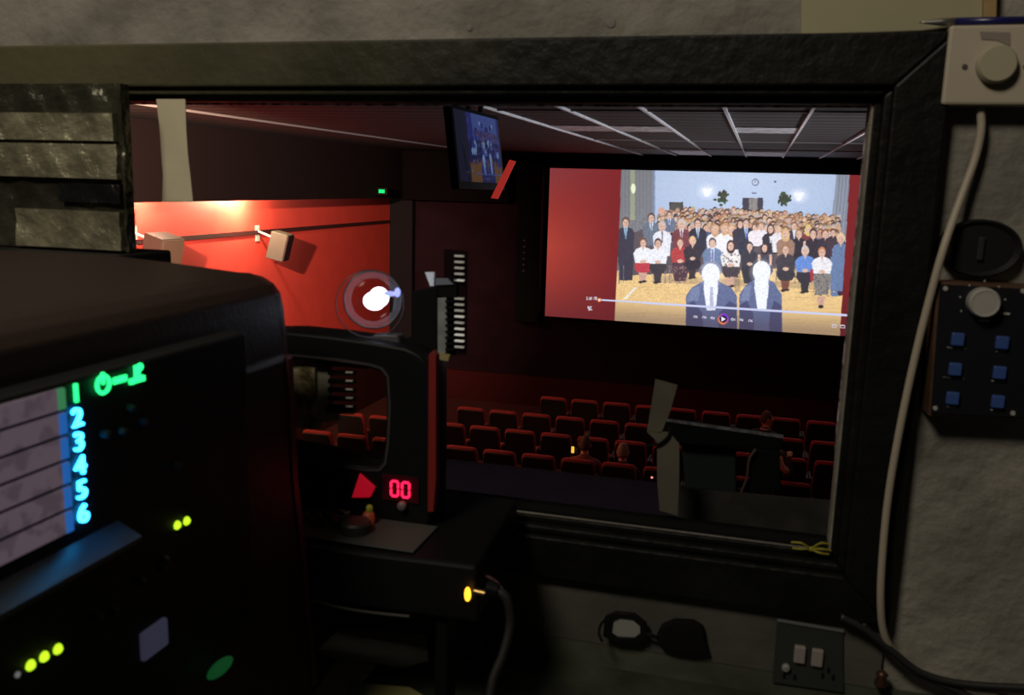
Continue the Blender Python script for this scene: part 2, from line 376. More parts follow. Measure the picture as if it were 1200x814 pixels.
    def standing(x, y, s, hair, top, shirt=None, tie=None, bottom=None, h=190, wd_=1.9, sk=(222, 176, 150), longh=False, arms=False):
        W = s*wd_*1.18
        poly([(x-W*.8, y+h), (x-W, y+s*2.3), (x-W*.72, y+s*1.45), (x-s*.3, y+s*.9), (x+s*.3, y+s*.9), (x+W*.72, y+s*1.45), (x+W, y+s*2.3), (x+W*.8, y+h)], top)
        if shirt: poly([(x-s*.55, y+s*.95), (x+s*.55, y+s*.95), (x+s*.1, y+s*3.6), (x-s*.1, y+s*3.6)], shirt)
        else: poly([(x-s*.4, y+s*.7), (x+s*.4, y+s*.7), (x, y+s*1.8)], sk)
        if tie: poly([(x-s*.14, y+s*1.05), (x+s*.14, y+s*1.05), (x+s*.16, y+s*3.8), (x-s*.16, y+s*3.8)], tie)
        if arms:
            poly([(x-W, y+s*1.7), (x-W*1.15, y+s*3.6), (x-W*.9, y+s*3.6), (x-W*.8, y+s*1.7)], sk); poly([(x+W, y+s*1.7), (x+W*1.15, y+s*3.6), (x+W*.9, y+s*3.6), (x+W*.8, y+s*1.7)], sk)
        if bottom: rect(x-W*.8, x+W*.8, y+h*.52, y+h, bottom)
        head(x, y, s, hair, sk, longh)
    dk = (42, 38, 46)
    ell(225, 212, 16, 18, (214, 160, 136)); standing(262, 232, 15, (90, 70, 60), (96, 104, 124), (220, 224, 236), (70, 80, 150), h=80)
    standing(176, 246, 19, (80, 60, 52), (98, 106, 118), (222, 226, 236), (90, 120, 150), h=130)
    standing(54, 268, 20, (96, 66, 54), (50, 46, 58), (170, 196, 214), (90, 150, 190), h=275, wd_=1.75)
    standing(228, 286, 20, (190, 176, 170), (232, 230, 236), None, (110, 100, 110), h=140)
    standing(320, 276, 20, (200, 190, 184), (110, 50, 54), (226, 222, 226), (120, 60, 70), h=140)
    standing(398, 272, 19, (56, 46, 44), (38, 38, 48), (222, 226, 236), (90, 120, 160), h=150)
    for x, y in ((480, 300), (528, 296), (560, 300)): standing(x, y, 19, (200, 150, 100), (242, 236, 238), h=110, longh=True)
    standing(600, 275, 17, (46, 36, 36), (46, 40, 48), h=120, longh=True)
    standing(628, 272, 19, (70, 56, 50), (38, 40, 52), (200, 214, 234), (84, 110, 190), h=160)
    standing(700, 286, 17, (150, 110, 80), (238, 226, 232), h=90); standing(668, 290, 14, (90, 60, 50), (240, 226, 230), h=90)
    standing(745, 298, 18, (60, 42, 38), (40, 38, 44), (226, 222, 226), h=120, longh=True)
    standing(782, 300, 15, (210, 170, 120), (232, 226, 226), h=110)
    standing(858, 285, 17, (120, 90, 66), (52, 46, 56), (226, 222, 226), h=90)
    standing(925, 300, 17, (222, 196, 90), (120, 50, 48), h=80, longh=True)
    standing(880, 322, 19, (150, 110, 80), (38, 34, 40), h=140, arms=True)
    standing(816, 322, 20, (214, 170, 110), (150, 112, 90), h=130, longh=True)
    standing(948, 322, 20, (56, 40, 38), (44, 36, 42), h=130, arms=True)
    standing(1006, 322, 18, (130, 74, 50), (48, 40, 48), h=120)
    standing(1044, 316, 15, (90, 50, 44), (60, 44, 52), h=110)
    standing(1088, 385, 22, (70, 60, 60), (46, 36, 48), h=230, wd_=1.2); ell(1090, 470, 12, 30, (210, 160, 136))
    standing(1080, 345, 21, (236, 196, 140), (96, 118, 158), h=250, wd_=1.7)
    # chairs
    for x in (20, 240, 310, 770, 860, 940):
        rect(x, x+4, 470, 560, (120, 110, 110)); rect(x+22, x+25, 470, 550, (120, 110, 110))
    def seated(x, y, s, hair, top, bottom, legs=None, sk=(222, 176, 150), longh=False, lap=None, shirt=None, pat=None, drop=5.6):
        W = s*2.35
        yb = y+s*5.2
        if legs:
            poly([(x-W*.55, yb), (x+W*.1, yb), (x-s*.1, y+s*9.6), (x-s*.9, y+s*9.8)], legs); poly([(x+W*.0, yb), (x+W*.6, yb), (x+s*.6, y+s*9.4), (x-s*.1, y+s*9.5)], legs)
            ell(x-s*.6, y+s*9.8, s*.6, s*.28, (40, 34, 34)); ell(x+s*.3, y+s*9.6, s*.6, s*.28, (40, 34, 34))
        poly([(x-W*.8, y+s*4.4), (x+W*.8, y+s*4.4), (x+W*.95, y+s*6.2), (x+W*.6, y+s*drop+s*1.8), (x-W*.6, y+s*drop+s*1.8), (x-W*.95, y+s*6.2)], bottom)
        poly([(x-W*.85, y+s*5), (x-W*1.05, y+s*2.6), (x-W*.75, y+s*1.5), (x-s*.3, y+s*.9), (x+s*.3, y+s*.9), (x+W*.75, y+s*1.5), (x+W*1.05, y+s*2.6), (x+W*.85, y+s*5)], top)
        poly([(x-s*.45, y+s*.7), (x+s*.45, y+s*.7), (x, y+s*2.0)], shirt or sk)
        if shirt: poly([(x-s*.5, y+s*1.0), (x+s*.5, y+s*1.0), (x+s*.3, y+s*4.4), (x-s*.3, y+s*4.4)], shirt)
        if pat:
            for _ in range(40): ell(x+(rng.random()-.5)*W*1.5, y+s*(1.8+rng.random()*6.2), 3.2, 3.4, pat)
        ell(x, y+s*4.6, s*.75, s*.45, lap or sk)
        head(x, y, s, hair, sk, longh)
    seated(137, 365, 19, (110, 70, 50), (240, 238, 240), (190, 50, 60), legs=(206, 158, 134))
    seated(208, 368, 19, (70, 46, 40), (238, 236, 240), (50, 44, 48), legs=(50, 44, 48))
    seated(314, 364, 19, (120, 60, 44), (176, 52, 50), (66, 42, 48), legs=None, pat=None, drop=7.8)
    for _ in range(50): ell(300+(rng.random()-.5)*84, 475+rng.random()*85, 3, 4, (150, 110, 106), .8)
    seated(373, 356, 18, (226, 180, 106), (44, 36, 40), (36, 32, 38), legs=(48, 38, 42))
    seated(468, 366, 20, (80, 72, 70), (98, 118, 152), (88, 104, 134), shirt=(210, 220, 236))
    rect(463, 473, 395, 460, (110, 110, 160))
    seated(555, 378, 20, (56, 38, 36), (236, 226, 220), (58, 50, 52), legs=(206, 158, 134), longh=True, pat=(44, 38, 40))
    seated(645, 382, 18, (50, 40, 38), (44, 42, 48), (42, 40, 46), legs=None, drop=8)
    seated(717, 388, 18, (46, 34, 36), (60, 56, 66), (44, 42, 48), longh=True)
    for x in (690, 745): poly([(x-7, 420), (x+7, 420), (x+5, 470), (x-5, 470)], (222, 176, 150))
    seated(817, 396, 20, (150, 100, 66), (54, 48, 52), (46, 42, 46), legs=(110, 60, 44))
    seated(1048, 560, 8, (0, 0, 0), (96, 118, 158), (96, 118, 158)); rect(1030, 1066, 430, 580, (96, 118, 158))
    seated(910, 404, 20, (206, 196, 190), (92, 132, 206), (42, 38, 44), legs=(42, 38, 44))
    seated(990, 410, 20, (196, 120, 74), (240, 234, 234), (128, 120, 112), drop=8.3)
    for _ in range(60): ell(985+(rng.random()-.5)*72, 510+rng.random()*110, 3, 4, (86, 80, 78), .8)
    poly([(965, 620), (1005, 620), (995, 670), (975, 670)], (206, 158, 134)); ell(985, 668, 12, 9, (40, 34, 34))
    rect(934, 948, 490, 545, (170, 40, 50))
    # the two washed-out men in front
    def front(x, y, xs0, xs1, ys, hair=False):
        poly([(xs0, 880), (xs0+4, ys+50), (xs0+30, ys+12), (x-60, ys-6), (x-34, ys-22), (x+34, ys-22), (x+60, ys-6), (xs1-30, ys+12), (xs1-4, ys+50), (xs1, 880)], (88, 98, 136))
        poly([(xs0+8, 640), (xs0+28, ys+16), (x-50, ys+2), (x-60, 640)], (128, 138, 172), .6)
        poly([(xs0, 880), (xs0+6, 660), (xs0+40, 640), (x-40, 700), (x-30, 880)], (52, 50, 84), .7); poly([(xs1, 880), (xs1-6, 660), (xs1-40, 640), (x+40, 700), (x+30, 880)], (52, 50, 84), .7)
        poly([(x-32, ys-52), (x+32, ys-52), (x+34, ys+20), (x+22, ys+120), (x-20, ys+120), (x-34, ys+20)], (246, 246, 252))
        if hair:
            ell(x, y-18, 50, 42, (110, 116, 140)); ell(x-44, y-10, 12, 16, (84, 74, 80))
            poly([(x-4, ys+8), (x+10, ys+8), (x+14, ys+110), (x-6, ys+110)], (180, 180, 206))
        ell(x, y, 43, 50, (246, 247, 254))
        for r in (54, 62): ell(x, y+4, r, r+4, (240, 242, 252), .12)
    front(460, 512, 338, 588, 566, True)
    front(702, 500, 592, 802, 560)
    poly([(566, 500), (600, 500), (600, 600), (575, 600)], (60, 52, 58), .3)
    # control overlay at the bottom
    lt = 640+(cx-0)*.062
    dkm = np.clip((cy-lt+10)/90, 0, 1)[..., None]
    I = I*(1-.42*dkm)+np.array((60, 44, 56))*.42*dkm
    hz = np.clip(1-np.hypot((cx-560)/900, (cy-380)/520), 0, 1)[..., None]
    I = I*.88+np.array((40, 38, 42))*(.5+.5*hz)  # whitening glare over the picture, mixed into its colours
    I = np.where(inside[..., None], I, keep)
    soft = rng.normal(0, 1, (h, wd, 1)); fine = (soft+np.roll(soft, 1, 0)+np.roll(soft, 1, 1)+np.roll(np.roll(soft, 1, 0), 1, 1))/2
    J = np.pad(I, ((1, 1), (1, 1), (0, 0)), 'edge')
    I = (4*J[1:-1, 1:-1]+J[:-2, 1:-1]+J[2:, 1:-1]+J[1:-1, :-2]+J[1:-1, 2:])/8
    crowd = np.clip((cy-200)/30, 0, 1)*np.clip((660-cy)/30, 0, 1)*inside
    I = I*(1+fine*(.012+.03*crowd[..., None]))
    def line(x0, y0, x1, y1, t, c, a=1.0):
        d = np.hypot(x1-x0, y1-y0); ux, uy = (x1-x0)/d, (y1-y0)/d
        al = (cx-x0)*ux+(cy-y0)*uy; pp = np.abs((cx-x0)*-uy+(cy-y0)*ux)
        m = (al >= 0) & (al <= d) & (pp < t); I[m] = I[m]*(1-a)+np.array(c, float)*a
    line(-70, 636, 1140, 711, 4.5, (206, 206, 236)); 
    def e2(x, y, rx, ry, c):
        m = ((cx-x)/rx)**2+((cy-y)/ry)**2 < 1; I[m] = c
    e2(-72, 636, 11, 10, (214, 120, 70)); e2(-72, 636, 5, 5, (250, 230, 220))
    # time and 4K in a tiny pixel face
    F3 = {'0': '757'[:0]+'111101101101111', ':': '000010000010000', '4': '101101111001001', 'K': '101110100110101'}
    def word(s, x, y, px, py, c):
        for ch in s:
            for k, bit in enumerate(F3[ch]):
                if bit == '1':
                    xx = x+(k % 3)*px; yy = y+(k//3)*py
                    m = (cx >= xx) & (cx < xx+px) & (cy >= yy) & (cy < yy+py); I[m] = c
            x += px*(4 if ch != ':' else 3)
    word('0:00:00', -133, 622, 2.0, 2.7, (226, 216, 226))
    word('4K', -128, 665, 3.0, 4.2, (226, 220, 230))
    ang = np.arctan2(cy-727, cx-519); rr = np.hypot(cx-519, cy-727)
    m = (rr < 26) & (rr > 18); tt = ((np.cos(ang-2.2)+1)/2)[..., None]
    ringc = np.array((236, 130, 60))*tt+np.array((126, 60, 220))*(1-tt); I[m] = ringc[m]
    m = rr <= 18; I[m] = (54, 40, 70)
    m = (cx > 510) & (cx < 531) & (np.abs(cy-727) < (531-cx)*.55); I[m] = (240, 236, 250)
    for x, y in ((388, 716), (430, 719), (470, 722), (568, 729), (606, 731), (650, 735)):
        line(x-9, y-5, x-9, y+6, 1.6, (214, 206, 222)); line(x-7, y-6, x+8, y+5, 2, (214, 206, 222)); line(x-4, y+6, x+8, y-4, 1.6, (196, 190, 206))
    for x, y in ((1050, 760), (1090, 763), (1132, 766)):
        line(x-11, y-6, x+9, y-5, 1.8, (210, 200, 214)); line(x-11, y+6, x+9, y+7, 1.8, (210, 200, 214)); line(x-11, y-6, x-11, y+6, 1.8, (210, 200, 214)); line(x+9, y-5, x+9, y+7, 1.8, (210, 200, 214))
    return np.clip(I, 0, 255)
SX0, SX1, SZ0, SZ1 = -4.05, 1.77, -2.605, .333
NW, NH = 560, 290
X, Z = np.meshgrid(np.linspace(SX0, SX1, NW), np.linspace(SZ1, SZ0, NH))
Pw = np.stack([X, np.full_like(X, 17.4), Z], -1)
cv = Pw @ np.array([list(wx), list(wy), list(wz)])
px_ = 600+F*cv[..., 0]/cv[..., 2]; py_ = 407-F*cv[..., 1]/cv[..., 2]
IMG = picture((px_-720)*4.07, (py_-195)*4.07)
def tolin(a): a = a/255; return np.where(a <= .04045, a/12.92, ((a+.055)/1.055)**2.4)
def grid_screen(name, img, corner, du, dv, strength, parent, tint=None):
    """vertex-coloured picture surface: corner + u*du + v*dv"""
    h, wd = img.shape[:2]; u, v = np.meshgrid(np.linspace(0, 1, wd), np.linspace(0, 1, h))
    co = np.array(corner)[None, None]+u[..., None]*np.array(du)+v[..., None]*np.array(dv)
    co = co.reshape(-1, 3)-np.array(parent.location)
    idx = np.arange(h*wd).reshape(h, wd)
    q = np.stack([idx[1:, :-1], idx[1:, 1:], idx[:-1, 1:], idx[:-1, :-1]], -1).reshape(-1, 4)
    me = bpy.data.meshes.new(name); me.vertices.add(len(co)); me.vertices.foreach_set('co', co.ravel())
    me.loops.add(q.size); me.loops.foreach_set('vertex_index', q.ravel())
    me.polygons.add(len(q)); me.polygons.foreach_set('loop_start', np.arange(0, q.size, 4)); me.polygons.foreach_set('loop_total', np.full(len(q), 4))
    me.update(calc_edges=True)
    at = me.color_attributes.new('picture', 'FLOAT_COLOR', 'POINT')
    c = np.ones((h*wd, 4)); c[:, :3] = tolin(img).reshape(-1, 3); at.data.foreach_set('color', c.ravel())
    m = bpy.data.materials.new(name+'_light'); m.use_nodes = True; nt = m.node_tree; bs = nt.nodes['Principled BSDF']
    bs.inputs['Base Color'].default_value = (.02, .02, .02, 1); bs.inputs['Roughness'].default_value = .8; bs.inputs['Emission Strength'].default_value = strength
    a = nt.nodes.new('ShaderNodeVertexColor'); a.layer_name = 'picture'; nt.links.new(a.outputs[0], bs.inputs['Emission Color'])
    me.materials.append(m); o = bpy.data.objects.new(name, me); COL.objects.link(o); o.parent = parent; return o
scr = thing('cinema_screen', (-1.14, 17.45, -2.7), 'large lit projection screen showing a crowd photograph in a media player', 'screen')
grid_screen('screen_picture', IMG, (SX0, 17.40, SZ1), (SX1-SX0, 0, 0), (0, 0, SZ0-SZ1), 1.25, scr)
MB().box(SX0-.05, SX1+.05, 17.41, 17.44, SZ0-.05, SZ1+.03).build('screen_frame', BLACKM, scr, bevel=.01)
o = MB().box(-4.62, -4.13, 17.1, 17.4, -2.72, .42)
o = o.build('speaker_column', BLACKM, bevel=.03)
tag(o, 'tall black loudspeaker column at the left edge of the lit cinema screen', 'speaker')
for k in range(6): 
    MB().box(-4.47, -4.43, 17.085, 17.098, -1.1-k*.12, -1.07-k*.12).build('badge' if k == 0 else 'vent_slot', mat('dull_grey', (.1, .08, .09, 1), .6), o)

# ---------------------------------------------------------------- hanging television
tv = thing('television', (-2.07, 6.5, .6), 'flat television hung from the hall ceiling, showing the same crowd photograph in blue', 'television')
c0 = Vector((-2.117, 6.0, .537)); du = Vector((.037+.0, 1.05, -.008)); dv = Vector((.073, 0, -.578))
nrm = du.cross(dv).normalized(); nrm = nrm if nrm[0] > 0 else -nrm
P = [c0, c0+du, c0+du+dv, c0+dv]
MB().hexa([P[3]-nrm*.06, P[2]-nrm*.06, P[2], P[3], P[0]-nrm*.06, P[1]-nrm*.06, P[1], P[0]]).build('casing', BLACKP, tv, bevel=.006)
lum = IMG[::4, ::4].mean(-1)
sub = IMG[::4, ::4].copy(); warm = (sub[..., 0] > sub[..., 2]*1.5) & (sub[..., 1] > 110)
t2 = np.stack([lum*.30, lum*.33, lum*.76+22], -1); t2[lum > 190] = (70, 88, 160); t2[lum > 232] = (130, 160, 210); t2[warm] = (112, 76, 44)
rb = (sub[..., 0] > sub[..., 2]*2) & (sub[..., 1] < 90); t2[rb] = (26, 26, 50)
t2 = t2*.72
grid_screen('display', t2, c0+du*.03+dv*.05+nrm*.002, du*.95, dv*.86, 1.0, tv)
for yy in (6.4, 6.7): MB().cyl((-2.12, yy, .62), (-2.12, yy, .45), .02).build('ceiling_bracket', BLACKP, tv)
pts = [aY(597, 187, 6.3), aY(604, 189, 6.3), aY(583, 233, 6.3), aY(575, 232, 6.3)]
o = MB().prism(pts, (0, .02, 0)).build('wall_strip', mat('red_strip', (.65, .04, .03, 1), .5, emit=.6), bevel=.002)  # bracket bar beside the television; its red lighting is put in as emission
tag(o, 'slanted red bracket bar with added glow, just right of the blue television', 'bracket bar')
o.name = 'bracket_bar'

# exit lamp
ex = thing('exit_light', aY(447, 224, 15.6), 'small green indicator light high in the dark far left of the hall', 'exit light')
p = aY(447, 224, 15.6)
MB().box(p[0]-.10, p[0]+.10, 15.62, 15.7, p[2]-.07, p[2]+.07).build('casing', BLACKP, ex, bevel=.01)
MB().box(p[0]-.055, p[0]+.055, 15.60, 15.62, p[2]-.032, p[2]+.032).build('lit_panel', emat('exit_green', (.0, .75, .16, 1), 1.6), ex)

# ---------------------------------------------------------------- wall loudspeakers
def wall_speaker(px, py, X, sz, label, face, boxmat, yaw):
    p = aX(px, py, X)
    t = thing('wall_speaker', p, label, 'loudspeaker', 'loudspeakers on the red wall')
    M = Matrix.Translation(p) @ Matrix.Rotation(yaw, 4, 'Z') @ Matrix.Rotation(math.radians(14), 4, 'Y')
    W, D, Hh = sz
    MB().box(-D/2, D/2, -W/2, W/2, -Hh/2, Hh/2, M).build('cabinet', boxmat, t, bevel=.012)
    MB().box(D/2, D/2+.012, -W/2+.012, W/2-.012, -Hh/2+.012, Hh/2-.012, M).build('grille', face, t)
    q = M @ Vector((-D/2, 0, Hh*.22)); wp = Vector((-7.4, q[1]-.04, q[2]+.1))
    MB().cyl(q, wp, .018, seg=8).box(-7.4, -7.385, wp[1]-.05, wp[1]+.05, wp[2]-.16, wp[2]+.08).build('bracket', WHITEP, t)
    return t
TAN = mat('tan_cabinet', (.10, .08, .065, 1), .6)
wall_speaker(328, 288, -7.05, (.33, .26, .42), 'pale boxy loudspeaker with a dark front on the red wall, the farther one', mat('dark_grille', (.06, .02, .02, 1), .7), TAN, math.radians(13))
wall_speaker(190, 296, -7.02, (.36, .3, .44), 'brown loudspeaker on the red wall, the nearer one, partly behind the black housing', mat('tan_grille', (.13, .08, .05, 1), .7), mat('brown_cabinet', (.055, .038, .03, 1), .6), math.radians(-8))

# ================================================================ cinema seats
def make_seat():
    t = bpy.data.objects.new('cinema_chair', None); COL.objects.link(t)
    # upholstered back: rounded slab, thicker at the top
    b = MB(); rings = []
    for z, y, hw, th in ((.36, .10, .215, .045), (.5, .07, .23, .06), (.72, .02, .235, .065), (.84, -.012, .232, .062), (.885, -.024, .215, .048), (.90, -.028, .18, .02)):
        R = []
        for i in range(16):
            a = 2*math.pi*i/16; cx_, sy_ = math.cos(a), math.sin(a)
            R.append((hw*math.copysign(abs(cx_)**.35, cx_), y+th*math.copysign(abs(sy_)**.6, sy_), z))
        rings.append(R)
    b.loft(rings); b.build('backrest', SEATRED, t, smooth=True)
    b = MB(); rings = []
    for z, y, hw in ((.34, .03, .20), (.5, .0, .215), (.72, -.05, .22), (.84, -.085, .205), (.865, -.088, .18)):
        rings.append([(-hw, y, z), (hw, y, z), (hw, y+.03, z), (-hw, y+.03, z)])
    b.loft(rings); b.build('back_shell', SEATBLK, t, bevel=.006)
    b = MB(); rings = []
    for y, z, th in ((.12, .42, .05), (.2, .44, .065), (.5, .46, .06), (.56, .45, .03)):
        rings.append([(-.21, y, z-th), (.21, y, z-th), (.225, y, z), (.19, y, z+th), (-.19, y, z+th), (-.225, y, z)])
    b.loft(rings); b.build('seat', SEATRED, t, bevel=.01, smooth=True)
    for s_ in (-1, 1):
        MB().box(s_*.255-.016, s_*.255+.016, .06, .42, .56, .60).build('armrest', SEATBLK, t, bevel=.008)
        MB().box(s_*.255-.014, s_*.255+.014, .1, .3, .0, .56).build('side_frame', SEATBLK, t, bevel=.004)
    return t
def dup(root, loc, rz=0):
    r = root.copy(); COL.objects.link(r); r.location = loc; r.rotation_euler = (0, 0, rz)
    for ch in list(root.children):
        c = ch.copy(); COL.objects.link(c); c.parent = r
    return r
seat0 = make_seat(); used = False
rows = [(14.7, -3, 6, 'row closest to the screen'), (13.48, -5, 6, 'second row from the screen'),
        (12.46, -8, 6, 'third row from the screen'), (11.36, -8, 5, 'row closest to the booth')]
ordn = ['first', 'second', 'third', 'fourth', 'fifth', 'sixth', 'seventh', 'eighth', 'ninth', 'tenth', 'eleventh', 'twelfth', 'thirteenth', 'fourteenth', 'fifteenth']
for Y, k0, k1, nm in rows:
    n = 0
    for k in range(k0, k1):
        x = -1.56+.552*k
        loc = (x, Y, -4.5)
        if not used: seat = seat0; seat.location = loc; used = True
        else: seat = dup(seat0, loc)
        tag(seat, 'red cinema chair in the %s, %s from its left end' % (nm, ordn[n]), 'chair', 'red cinema chairs facing the screen')
        n += 1

# ================================================================ people in the seats
SKIN = mat('skin', (.80, .38, .24, 1), .55); HAIRB = mat('hair_brown', (.09, .045, .025, 1), .7); HAIRG = mat('hair_grey', (.35, .2, .13, 1), .8)
def skin_fig(name, nodes, edges, m, parent):
    me = bpy.data.meshes.new(name); me.from_pydata([n[0] for n in nodes], edges, [])
    o = bpy.data.objects.new(name, me); COL.objects.link(o); o.parent = parent
    o.modifiers.new('s', 'SKIN'); 
    for i, nn in enumerate(nodes):
        r = nn[1]; me.skin_vertices[0].data[i].radius = r if isinstance(r, tuple) else (r, r)
    me.skin_vertices[0].data[0].use_root = True
    sb = o.modifiers.new('u', 'SUBSURF'); sb.levels = 2; sb.render_levels = 2
    dg = bpy.context.evaluated_depsgraph_get(); m2 = bpy.data.meshes.new_from_object(o.evaluated_get(dg))
    o.modifiers.clear(); o.data = m2; m2.materials.clear(); m2.materials.append(m)
    for p in m2.polygons: p.use_smooth = True
    return o
def seated_person(loc, rz, label, topm, hairm, drop=0, arm_r=None, bald=False, turn=0):
    t = thing('person', loc, label, 'person'); t.rotation_euler = (0, 0, rz)
    # local: hips above the seat cushion, facing +Y
    N = [((0, .02, .60), (.15, .11)), ((0, .0, .80), (.14, .10)), ((0, -.01, .98), (.16, .10)), ((0, .0, 1.07), (.07, .06)), ((0, .01, 1.14), (.055, .055)),
         ((-.19, 0, 1.02), .055), ((-.24, .06, .80), .045), ((-.22, .26, .68), .035), ((-.21, .33, .67), .026),
         ((.19, 0, 1.02), .055), ((.25, .05, .80), .045), ((.22, .26, .68), .035), ((.21, .33, .67), .026),
         ((-.1, .12, .57), .085), ((-.12, .46, .55), .065), ((-.12, .5, .28), .05), ((-.12, .5, .07), .038), ((-.12, .6, .035), .035),
         ((.1, .12, .57), .085), ((.12, .46, .55), .065), ((.12, .5, .28), .05), ((.12, .5, .07), .038), ((.12, .6, .035), .035)]
    if arm_r:
        for i, p in enumerate(arm_r): N[10+i] = (p, N[10+i][1])
    zm = lambda z: z-drop*min(1, z/.5)
    N = [((p[0], p[1], zm(p[2])), r) for p, r in N]
    E = [(0,1),(1,2),(2,3),(3,4),(2,5),(5,6),(6,7),(7,8),(2,9),(9,10),(10,11),(11,12),(0,13),(13,14),(14,15),(15,16),(16,17),(0,18),(18,19),(19,20),(20,21),(21,22)]
    body = skin_fig('clothes', N, E, topm, t)
    # head: shaped skull with jaw, nose, ears
    c = Vector((0, .03, 1.235-drop)); R = Matrix.Translation(c) @ Matrix.Rotation(turn, 4, 'Z')
    b = MB(); rings = []
    for j in range(13):
        v = j/12; z = -.115+.23*v; r = math.sqrt(max(.0004, 1-((z+.0)/.118)**2))
        jaw = 1-.25*max(0, .5-v)*2; ring = []
        for i in range(16):
            a = 2*math.pi*i/16; x = .076*r*jaw*math.cos(a); y = .095*r*math.sin(a)
            if y > 0 and v < .35: y *= .95
            if i == 4 and 4 <= j <= 6: y += .018
            ring.append(R @ Vector((x, y, z)))
        rings.append(ring)
    off = Vector(loc)
    for ring in rings: 
        for i in range(16): ring[i] = ring[i]+off
    b.loft(rings); hd = b.build('head', SKIN, t, smooth=True)
    for s_ in (-1, 1):
        MB().ball(off+R @ Vector((s_*.078, -.005, 0)), .012, .018, .03, 8, 6).build('ear', SKIN, t, smooth=True)
        MB().ball(off+R @ Vector((s_*.03, .086, .012)), .012, .008, .008, 8, 6).build('eye', WHITEP, t, smooth=True)
    MB().cyl(off+Vector((0, .0, 1.05-drop)), off+Vector((0, .02, 1.17-drop)), .056, .05, 14).build('neck', SKIN, t, smooth=True)
    b = MB(); rings = []
    for j in range(9):
        v = j/8; th = v*math.pi*.5
        zz = .122*math.sin(th)+.012; r = math.cos(th)*.9+.1*(v < 1)
        rings.append([off+R @ Vector((.084*r*math.cos(2*math.pi*i/16), -.012+.096*r*math.sin(2*math.pi*i/16), (zz if math.sin(2*math.pi*i/16) > -.2 else zz-.06*(1-v)))) for i in range(16)])
    b.loft(rings)
    b.build('hair', hairm, t, smooth=True)
    # hands
    for s_, (e, h) in enumerate((((N[7][0]), (N[8][0])), ((N[11][0]), (N[12][0])))):
        e = Vector(e); h = Vector(h); d = (h-e).normalized(); u = d.cross(Vector((0, 0, 1))).normalized(); up_ = u.cross(d)
        nn = [(tuple(h), .024), (tuple(h+d*.04), (.036, .018)), (tuple(h+d*.085), (.036, .015))]; ee = [(0, 1), (1, 2)]
        for f in range(4):
            base = h+d*.085+u*(.03-.02*f); L = (.05, .058, .054, .042)[f]
            nn += [(tuple(base+d*.012), .009), (tuple(base+d*L*.5-up_*.006), .0085), (tuple(base+d*L-up_*.02), .0075)]
            n0 = 3+3*f; ee += [(2, n0), (n0, n0+1), (n0+1, n0+2)]
        sg = 1 if s_ == 0 else -1
        nn += [(tuple(h+d*.02+u*.035*sg), .011), (tuple(h+d*.055+u*.055*sg), .009)]; ee += [(0, 15), (15, 16)]
        skin_fig('hand', nn, ee, SKIN, t)
    return t
DARKC = mat('dark_clothes', (.02, .016, .02, 1), .85); REDC = mat('rust_clothes', (.25, .06, .04, 1), .85)
seated_person((-2.06, 11.50, -4.5), 0, 'person with brown hair seated in the closest row beside a small yellow light', REDC, HAIRB, drop=.19)
seated_person((-1.54, 11.50, -4.5), 0, 'person with reddish hair seated low in the closest row, right of the brown-haired one', DARKC, HAIRG, drop=.235)
pq = seated_person((aY(897, 497, 13.62)[0], 13.6, -4.5), math.radians(-20), 'person with a pale collar seated in the second row from the screen, facing right', DARKC, HAIRB, turn=math.radians(-50), drop=.12)
MB().torus(Vector(pq.location)+Vector((0, 0, .97)), (0, 0, 1), .062, .014).build('collar', mat('pale_collar', (.75, .5, .42, 1), .7), pq, smooth=True)
e = aY(925, 553, 11.5)
pl = Vector((.47, 11.5, -4.5))
seated_person(pl, math.radians(-25), 'person in dark clothes with one bare elbow over the seat back, closest row, right side', DARKC, HAIRB,
              drop=.12, arm_r=[(.20, -.12, 1.11), (.13, .02, 1.24), (.11, .06, 1.27)])
b = MB(); c_ = [aY(914, 534, 11.3), aY(916, 546, 11.26), aY(924, 554, 11.24)]
skin_fig('bare_forearm', [(tuple(c_[0]-pl), .03), (tuple(c_[1]-pl), .04), (tuple(c_[2]-pl), .045)], [(0, 1), (1, 2)], SKIN, bpy.data.objects['person.003']).rotation_euler = (0, 0, math.radians(25))
p = aY(671, 527, 11.2)
o = MB().box(p[0]-.02, p[0]+.02, 11.2, 11.22, p[2]-.045, p[2]+.045).build('phone_light', emat('phone_yellow', (1, .55, .06, 1), 1.2), bevel=.008)
tag(o, 'small yellow light glowing beside the brown-haired person among the seats', 'light')
p = aY(764, 559, 11.3)
o = MB().ball(p, .018).build('standby_light', emat('standby_red', (1, .3, .2, 1), 1.2))
tag(o, 'tiny red point of light at the seats beside the lower beige strip', 'light')

# ================================================================ things at the window
REFL = mat('reflection_strip', (.72, .64, .44, 1), .75, noise=.1, nscale=20)  # pale strips are reflections in the glass, built as solid pieces
REFL2 = mat('reflection_strip_dim', (.105, .094, .066, 1), .8, noise=.2, nscale=20)
def strip(name, L, Rr, Y, m, th=.0012):
    b = MB(); rings = []
    for (a, c) in zip(L, Rr):
        p = aY(*a, Y); q = aY(*c, Y); d = Vector((0, th, 0)); rings.append([p, q, q+d, p+d])
    b.loft(rings); return b.build(name, m)
o = strip('reflection_strip', [(183, 116), (187, 150), (189, 180), (191, 205), (190, 236)], [(217, 116), (218, 150), (220, 180), (223, 205), (226, 236)], 1.031, REFL)
tag(o, 'cream reflection built as a strip at the top left of the window', 'reflection')
o = strip('reflection_strip', [(768, 444), (764, 470), (758, 505)], [(794, 451), (786, 480), (775, 507)], 1.0697, REFL2)
tag(o, 'short slanted beige reflection built on the glass, above the longer one', 'reflection')
o = strip('reflection_strip', [(758, 506), (770, 517), (770, 560), (773, 598)], [(784, 506), (796, 520), (796, 560), (794, 604)], 1.0697, REFL2)
